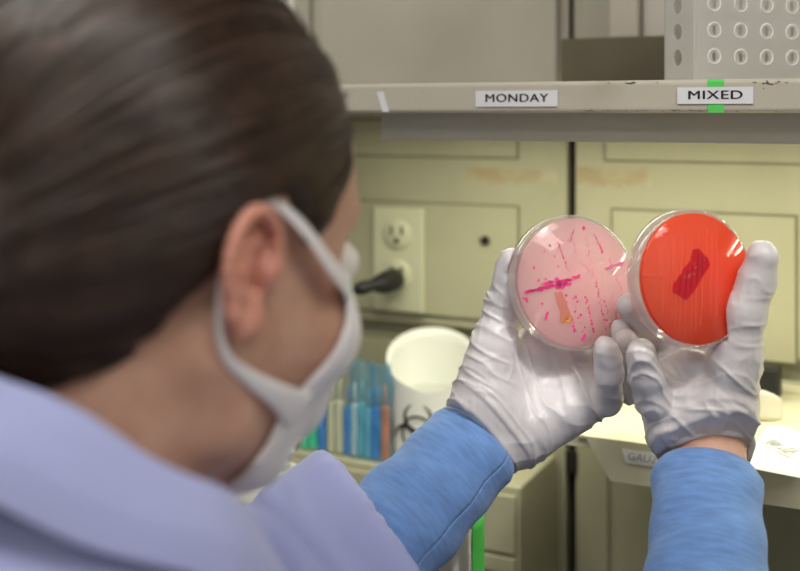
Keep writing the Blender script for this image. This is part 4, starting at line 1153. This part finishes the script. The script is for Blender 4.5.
# ---- gloves
def glove_mesh(G, foldfn, it=1):
    v, q = G.mesh(); v = relax(v, q, it); nn = vnormals(v, q)
    v = v + nn * foldfn(v)[:, None]
    return v, q
def r2(a, b): return [a, b]
C2W4 = Matrix(((CY, -SY, 0, 0), (SY, CY, 0, 0), (0, 0, 1, EYE), (0, 0, 0, 1)))
def disc_inv(T_): return [list(r) for r in (DM[T_.name].inverted() @ C2W4)]
# left glove
LH = Field((.01, .66, -.33), (.215, .86, -.075), .0011)
WLs = WL - dL * .006
K = [V(540, 338, .792), V(567, 352, .795), V(588, 372, .790), V(600, 396, .780)]
LH.cone(WLs - dL * .016, V(497, 422, .775), .0300, .0290, .010)
for kk, (b0_, rr) in zip(K, [((492, 408, .775), .017), ((504, 415, .78), .0165), ((516, 426, .78), .0165), ((524, 432, .775), .017)]):
    LH.cone(V(*b0_), kk, rr * 1.10, .0135, .016)
LH.cone(V(486, 398, .769), V(493, 350, .772), .0235, .0165, .014)     # thenar
LH.cone(V(520, 432, .770), V(585, 400, .768), .0195, .0125, .014)     # heel of the palm
LH.chain([V(492, 352, .774), V(503, 305, .778), V(512.5, 262, .770)], [.0155, .0118, .0098], .006)   # thumb
LH.chain([K[0], V(556, 312, .815), V(572, 292, .816), V(582, 280, .802)], [.0125, .0098, .0088, .0078], .005)     # index, behind the dish
LH.chain([K[1], V(590, 322, .820), V(608, 306, .812), V(614, 292, .796)], [.0125, .0100, .0090, .0080], .005)     # middle, behind the dish
LH.chain([K[2], V(629, 388, .788), V(628, 358, .778), V(620, 330, .765)], [.0120, .0098, .0088, .0080], .004)     # ring
LH.chain([K[3], V(607, 402, .762), V(610, 374, .744), V(607, 348, .738)], [.0120, .0094, .0086, .0076], .004)      # little finger curled to the viewer
LH.sub_disc(disc_inv(LD), .0479, -.0158, .0004)
LH.cut(WL - dL * .004 + np.array((0, 0, 0)), -dL, .001)
def fl(v):
    px = 400 + v[:, 0] / v[:, 1] * FPX; py = HOR - v[:, 2] / v[:, 1] * FPX
    x, y, z = v[:, 0], v[:, 1], v[:, 2]
    th = np.clip((525 - px) / 30, 0, 1) * np.clip((405 - py) / 30, 0, 1)
    pal = np.clip((px - 500) / 30, 0, 1) * np.clip((450 - py) / 30, 0, 1) * (py > 330)
    cuf = np.clip((.030 - ((v - WL) @ dL)) / .022, 0, 1)
    s1 = ridge(np.stack([x * 22 + 9, y * 15 + 9, z * 150 + x * 60 + 9], 1)); s2 = ridge(np.stack([x * 125 + z * 34 + 30, y * 20 + 30, z * 22 + 30], 1))
    s3 = ridge(np.stack([(v @ dL) * 260 + 99, x * 22 + z * 22 + 40, y * 22 + 9], 1)); s4 = ridge(np.stack([x * 70 + 12, y * 70 + 12, z * 90 + 12], 1))
    pw = lambda s: np.clip(s, 0, 1) ** 2
    return th * pw(s1) * .0016 + pal * pw(s2) * .0019 + cuf * pw(s3) * .0017 + pw(s4) * .0005
v, q = glove_mesh(LH, fl)
gl = link('glove', np_mesh('glove', c2w_arr(v), q), M_glove, PERS)
def cuff_bead(P_, d_, r, rb, par, el=(1.0, .92), tilt=0., off=0.0):
    b = MB(); o1 = np.cross(d_, (0, 0, 1.)); o1 /= np.linalg.norm(o1); o2 = np.cross(o1, d_)
    b.tube([c2w(P_ + d_ * (off + .0022 * math.sin(2 * a_ + 1) + .0012 * math.sin(5 * a_) + tilt * math.cos(a_)) + (o1 * math.cos(a_) * el[0] + o2 * math.sin(a_) * el[1]) * (r + .0007 * math.sin(7 * a_))) for a_ in [2 * math.pi * k / 72 for k in range(72)]], rb, 10, closed=True)
    b.build('rolled_cuff', M_glove, par)
cuff_bead(WL - dL * .003, dL, .0318, .0018, gl)
# right glove
RH = Field((.135, .63, -.28), (.30, .83, -.065), .0011)
K = [V(714, 345, .760), V(694, 352, .768), V(675, 366, .765), V(661, 388, .748)]
RH.cone(WR - dR * .012, V(704, 420, .742), .0300, .0290, .012)
for kk, (b0_, rr) in zip(K, [((722, 405, .742), .0165), ((710, 408, .745), .0165), ((694, 412, .745), .0165), ((678, 414, .742), .017)]):
    RH.cone(V(*b0_), kk, rr * 1.10, .0130, .016)
RH.cone(V(723, 404, .731), V(737, 352, .724), .0210, .0155, .014)      # thenar
RH.chain([V(734, 362, .722), V(745, 312, .715), V(756, 282, .713), V(762.5, 257, .709)], [.0165, .0125, .0108, .0104], .008)    # thumb
RH.cone(V(672, 430, .738), V(662, 392, .742), .0170, .0130, .012)      # heel
RH.chain([K[0], V(700, 318, .793), V(690, 292, .788), V(680, 280, .760)], [.0120, .0098, .0088, .0080], .005)    # index behind the dish
RH.chain([K[1], V(664, 344, .785), V(644, 326, .772), V(629, 306, .758)], [.0125, .0103, .0096, .0086], .005)    # middle tip beside the dish
RH.chain([K[2], V(646, 372, .770), V(634, 356, .765), V(626, 340, .757)], [.0120, .0098, .0090, .0080], .004)    # ring
RH.chain([K[3], V(652, 400, .729), V(646, 376, .719), V(641.5, 353, .713)], [.0125, .0108, .0102, .0096], .004)    # little finger curled to the viewer
RH.chain([V(672, 372, .745), V(690, 362, .735)], [.010, .010], .006)
RH.sub_disc(disc_inv(RD), .0459, -.0158, .0004)
RH.cut(WR - dR * .002, -dR + np.array((.26, 0, 0)), .001)
def fr_(v):
    px = 400 + v[:, 0] / v[:, 1] * FPX; py = HOR - v[:, 2] / v[:, 1] * FPX
    x, y, z = v[:, 0], v[:, 1], v[:, 2]
    th = np.clip((px - 725) / 20, 0, 1) * (py < 360); pal = np.clip((py - 355) / 20, 0, 1)
    cuf = np.clip((.022 - ((v - WR) @ dR)) / .014, 0, 1)
    s1 = ridge(np.stack([x * 25 + 9, y * 15 + 9, z * 120 + 9], 1)); s2 = ridge(np.stack([x * 80 + z * 80 + 30, y * 20 + 30, z * 25 + 30 - x * 20], 1))
    s3 = ridge(np.stack([(v @ dR) * 240 + 99, x * 18 + 40, y * 20 + 9], 1)); s4 = ridge(np.stack([x * 70 + 12, y * 70 + 12, z * 90 + 12], 1))
    pw = lambda s: np.clip(s, 0, 1) ** 2
    return th * pw(s1) * .0007 + pal * pw(s2) * .0015 * np.clip((px - 655) / 15, .15, 1) + cuf * pw(s3) * .0013 + pw(s4) * .0005
v, q = glove_mesh(RH, fr_)
gr = link('glove', np_mesh('glove', c2w_arr(v), q), M_glove, PERS)
cuff_bead(WR - dR * .002, dR, .0300, .0027, gr, tilt=.006)

if CHECK:
    for T_, gg, R__ in ((LD, gl, .0475), (RD, gr, .0455)):
        Mx_ = DM[T_.name].inverted()
        best = 0; cnt = 0; zs = []
        for vv in gg.data.vertices:
            w_ = Vector(vv.co) + PERS.location; l_ = Mx_ @ w_; rr = math.hypot(l_.x, l_.y)
            if rr < R__ and -.0155 < l_.z < 0:
                d_ = min(R__ - rr, -l_.z, l_.z + .0155); cnt += 1
                if d_ > best: best = d_; at_ = (round(l_.x, 3), round(l_.y, 3), round(l_.z, 3))
        print('PEN', T_.name, cnt, best, at_ if cnt else '')
# ---- legs and shoes (below the frame)
TF = Field((-.40, .20, -1.45), (.10, .80, -.70), .008)
for s in (-1, 1):
    hp, kn, an = Bp(-.02, s * .075, -.80), Bp(.0, s * .08, -1.05), Bp(-.02, s * .085, -1.37)
    TF.cone(hp, kn, .080, .058, .03); TF.cone(kn, an, .058, .046, .02)
TF.ell(Bp(-.02, 0, -.80), (.10, .15, .08), (bf, br_, bu), .03)
v, q = TF.mesh(); v = relax(v, q, 2); link('trousers', np_mesh('trousers', c2w_arr(v), q), mat('navy_cotton', (.03, .04, .09), .9), PERS)
for s in (-1, 1):
    S = Field(Bp(.04, s * .085, -1.40) - .17, Bp(.04, s * .085, -1.40) + .17, .004)
    S.cone(Bp(-.03, s * .085, -1.412), Bp(.11, s * .09, -1.418), .038, .034, .03); S.cone(Bp(-.02, s * .085, -1.40), Bp(-.02, s * .085, -1.36), .04, .038, .02)
    S.cut((0, 0, -1.4495), (0, 0, -1), .002); v, q = S.mesh(); link('shoe', np_mesh('shoe', c2w_arr(relax(v, q, 1)), q), mat('white_shoe', (.6, .6, .6), .5), PERS)

# ================================================================ LIGHT
def area(name, loc, rot, sx, sy, e, col):
    l = bpy.data.lights.new(name, 'AREA'); l.shape = 'RECTANGLE'; l.size = sx; l.size_y = sy; l.energy = e; l.color = col
    o = bpy.data.objects.new(name, l); COL.objects.link(o); o.location = loc; o.rotation_euler = rot; return o
M_diff = emit_mat('light_diffuser', (1, .96, .9), 4.0)
for k, (x, y) in enumerate(((-.75, -.15), (.75, -.15), (-.1, -1.5))):
    T = thing('ceiling_light', (x, y, ZC - .05), ['ceiling light panel above the left of the bench', 'ceiling light panel above the right of the bench', 'ceiling light panel at the far side of the room'][k], 'ceiling light', 'ceiling light panels')
    MB().box((x - .62, y - .32, ZC - .05), (x + .62, y + .32, ZC - .0005), .004).build('housing', M_house, T)
    MB().box((x - .58, y - .28, ZC - .054), (x + .58, y + .28, ZC - .0502), .001).build('diffuser', M_diff, T)
    area('ceiling_lamp', (x, y, ZC - .06), (0, 0, 0), 1.1, .5, [15, 15, 12][k] * EN, (1, .95, .88))
area('tube_light', (-.05, .93, EYE - .0165), (0, 0, 0), 1.0, .02, 4.2 * EN, (1, .97, .76))
SPL = c2w((.50, -.10, 1.12)); TGT = c2w(V(575, 325, .765))
sl_ = bpy.data.lights.new('spotlight', 'SPOT'); sl_.energy = 150 * EN; sl_.spot_size = math.radians(9.5); sl_.spot_blend = .9; sl_.shadow_soft_size = .11; sl_.color = (1, .97, .93)  # added spot, imitates the bright caustic on the left palm
so_ = bpy.data.objects.new('spotlight', sl_); COL.objects.link(so_); so_.location = SPL; so_.rotation_euler = (TGT - SPL).to_track_quat('-Z', 'Y').to_euler()
ST = thing('added_spotlight', (SPL.x, SPL.y, ZC - .1), 'added unseen spotlight that brightens the left palm and the dishes', 'ceiling light')
Rm = Matrix.Translation(SPL) @ (TGT - SPL).to_track_quat('-Z', 'Y').to_matrix().to_4x4()
b = MB(); b.lathe([(.030, -.02), (.032, -.02), (.034, .05), (.026, .07), (0, .07)], 32, Rm); b.build('lamp_shade', M_blackr, ST)
b = MB(); b.tube([SPL + Vector((0, 0, .06)), Vector((SPL.x, SPL.y, ZC - .012))], .008, 10); b.lathe([(0, -.012), (.05, -.012), (.05, -.0005), (0, -.0005)], 32, Matrix.Translation((SPL.x, SPL.y, ZC))); b.build('mount', M_blackr, ST)  # shade and mount made up to carry the added spot
wd = bpy.data.worlds.new('room'); SC.world = wd; wd.use_nodes = True
wd.node_tree.nodes['Background'].inputs[0].default_value = (.5, .5, .5, 1); wd.node_tree.nodes['Background'].inputs[1].default_value = .1

# ================================================================ CAMERA
cam = bpy.data.cameras.new('camera'); co_ = bpy.data.objects.new('camera', cam); COL.objects.link(co_)
co_.location = (0, 0, EYE); co_.rotation_euler = (math.pi / 2, 0, YAW)
cam.sensor_width = 36; cam.lens = 36 * FPX / 800; cam.shift_y = -(285.5 - HOR) / 800; cam.clip_start = .01
cam.dof.use_dof = True; cam.dof.focus_distance = .765; cam.dof.aperture_fstop = 3.9
SC.camera = co_
SC.view_settings.view_transform = 'Standard'; SC.view_settings.look = 'None'; SC.view_settings.gamma = 1; SC.view_settings.exposure = EXPO
SC.view_settings.use_curve_mapping = False
try:
    SC.cycles.use_denoising = True; SC.cycles.max_bounces = 10; SC.cycles.transparent_max_bounces = 24; SC.cycles.diffuse_bounces = 4; SC.cycles.caustics_reflective = False
    SC.cycles.sample_clamp_indirect = 6
except Exception: pass
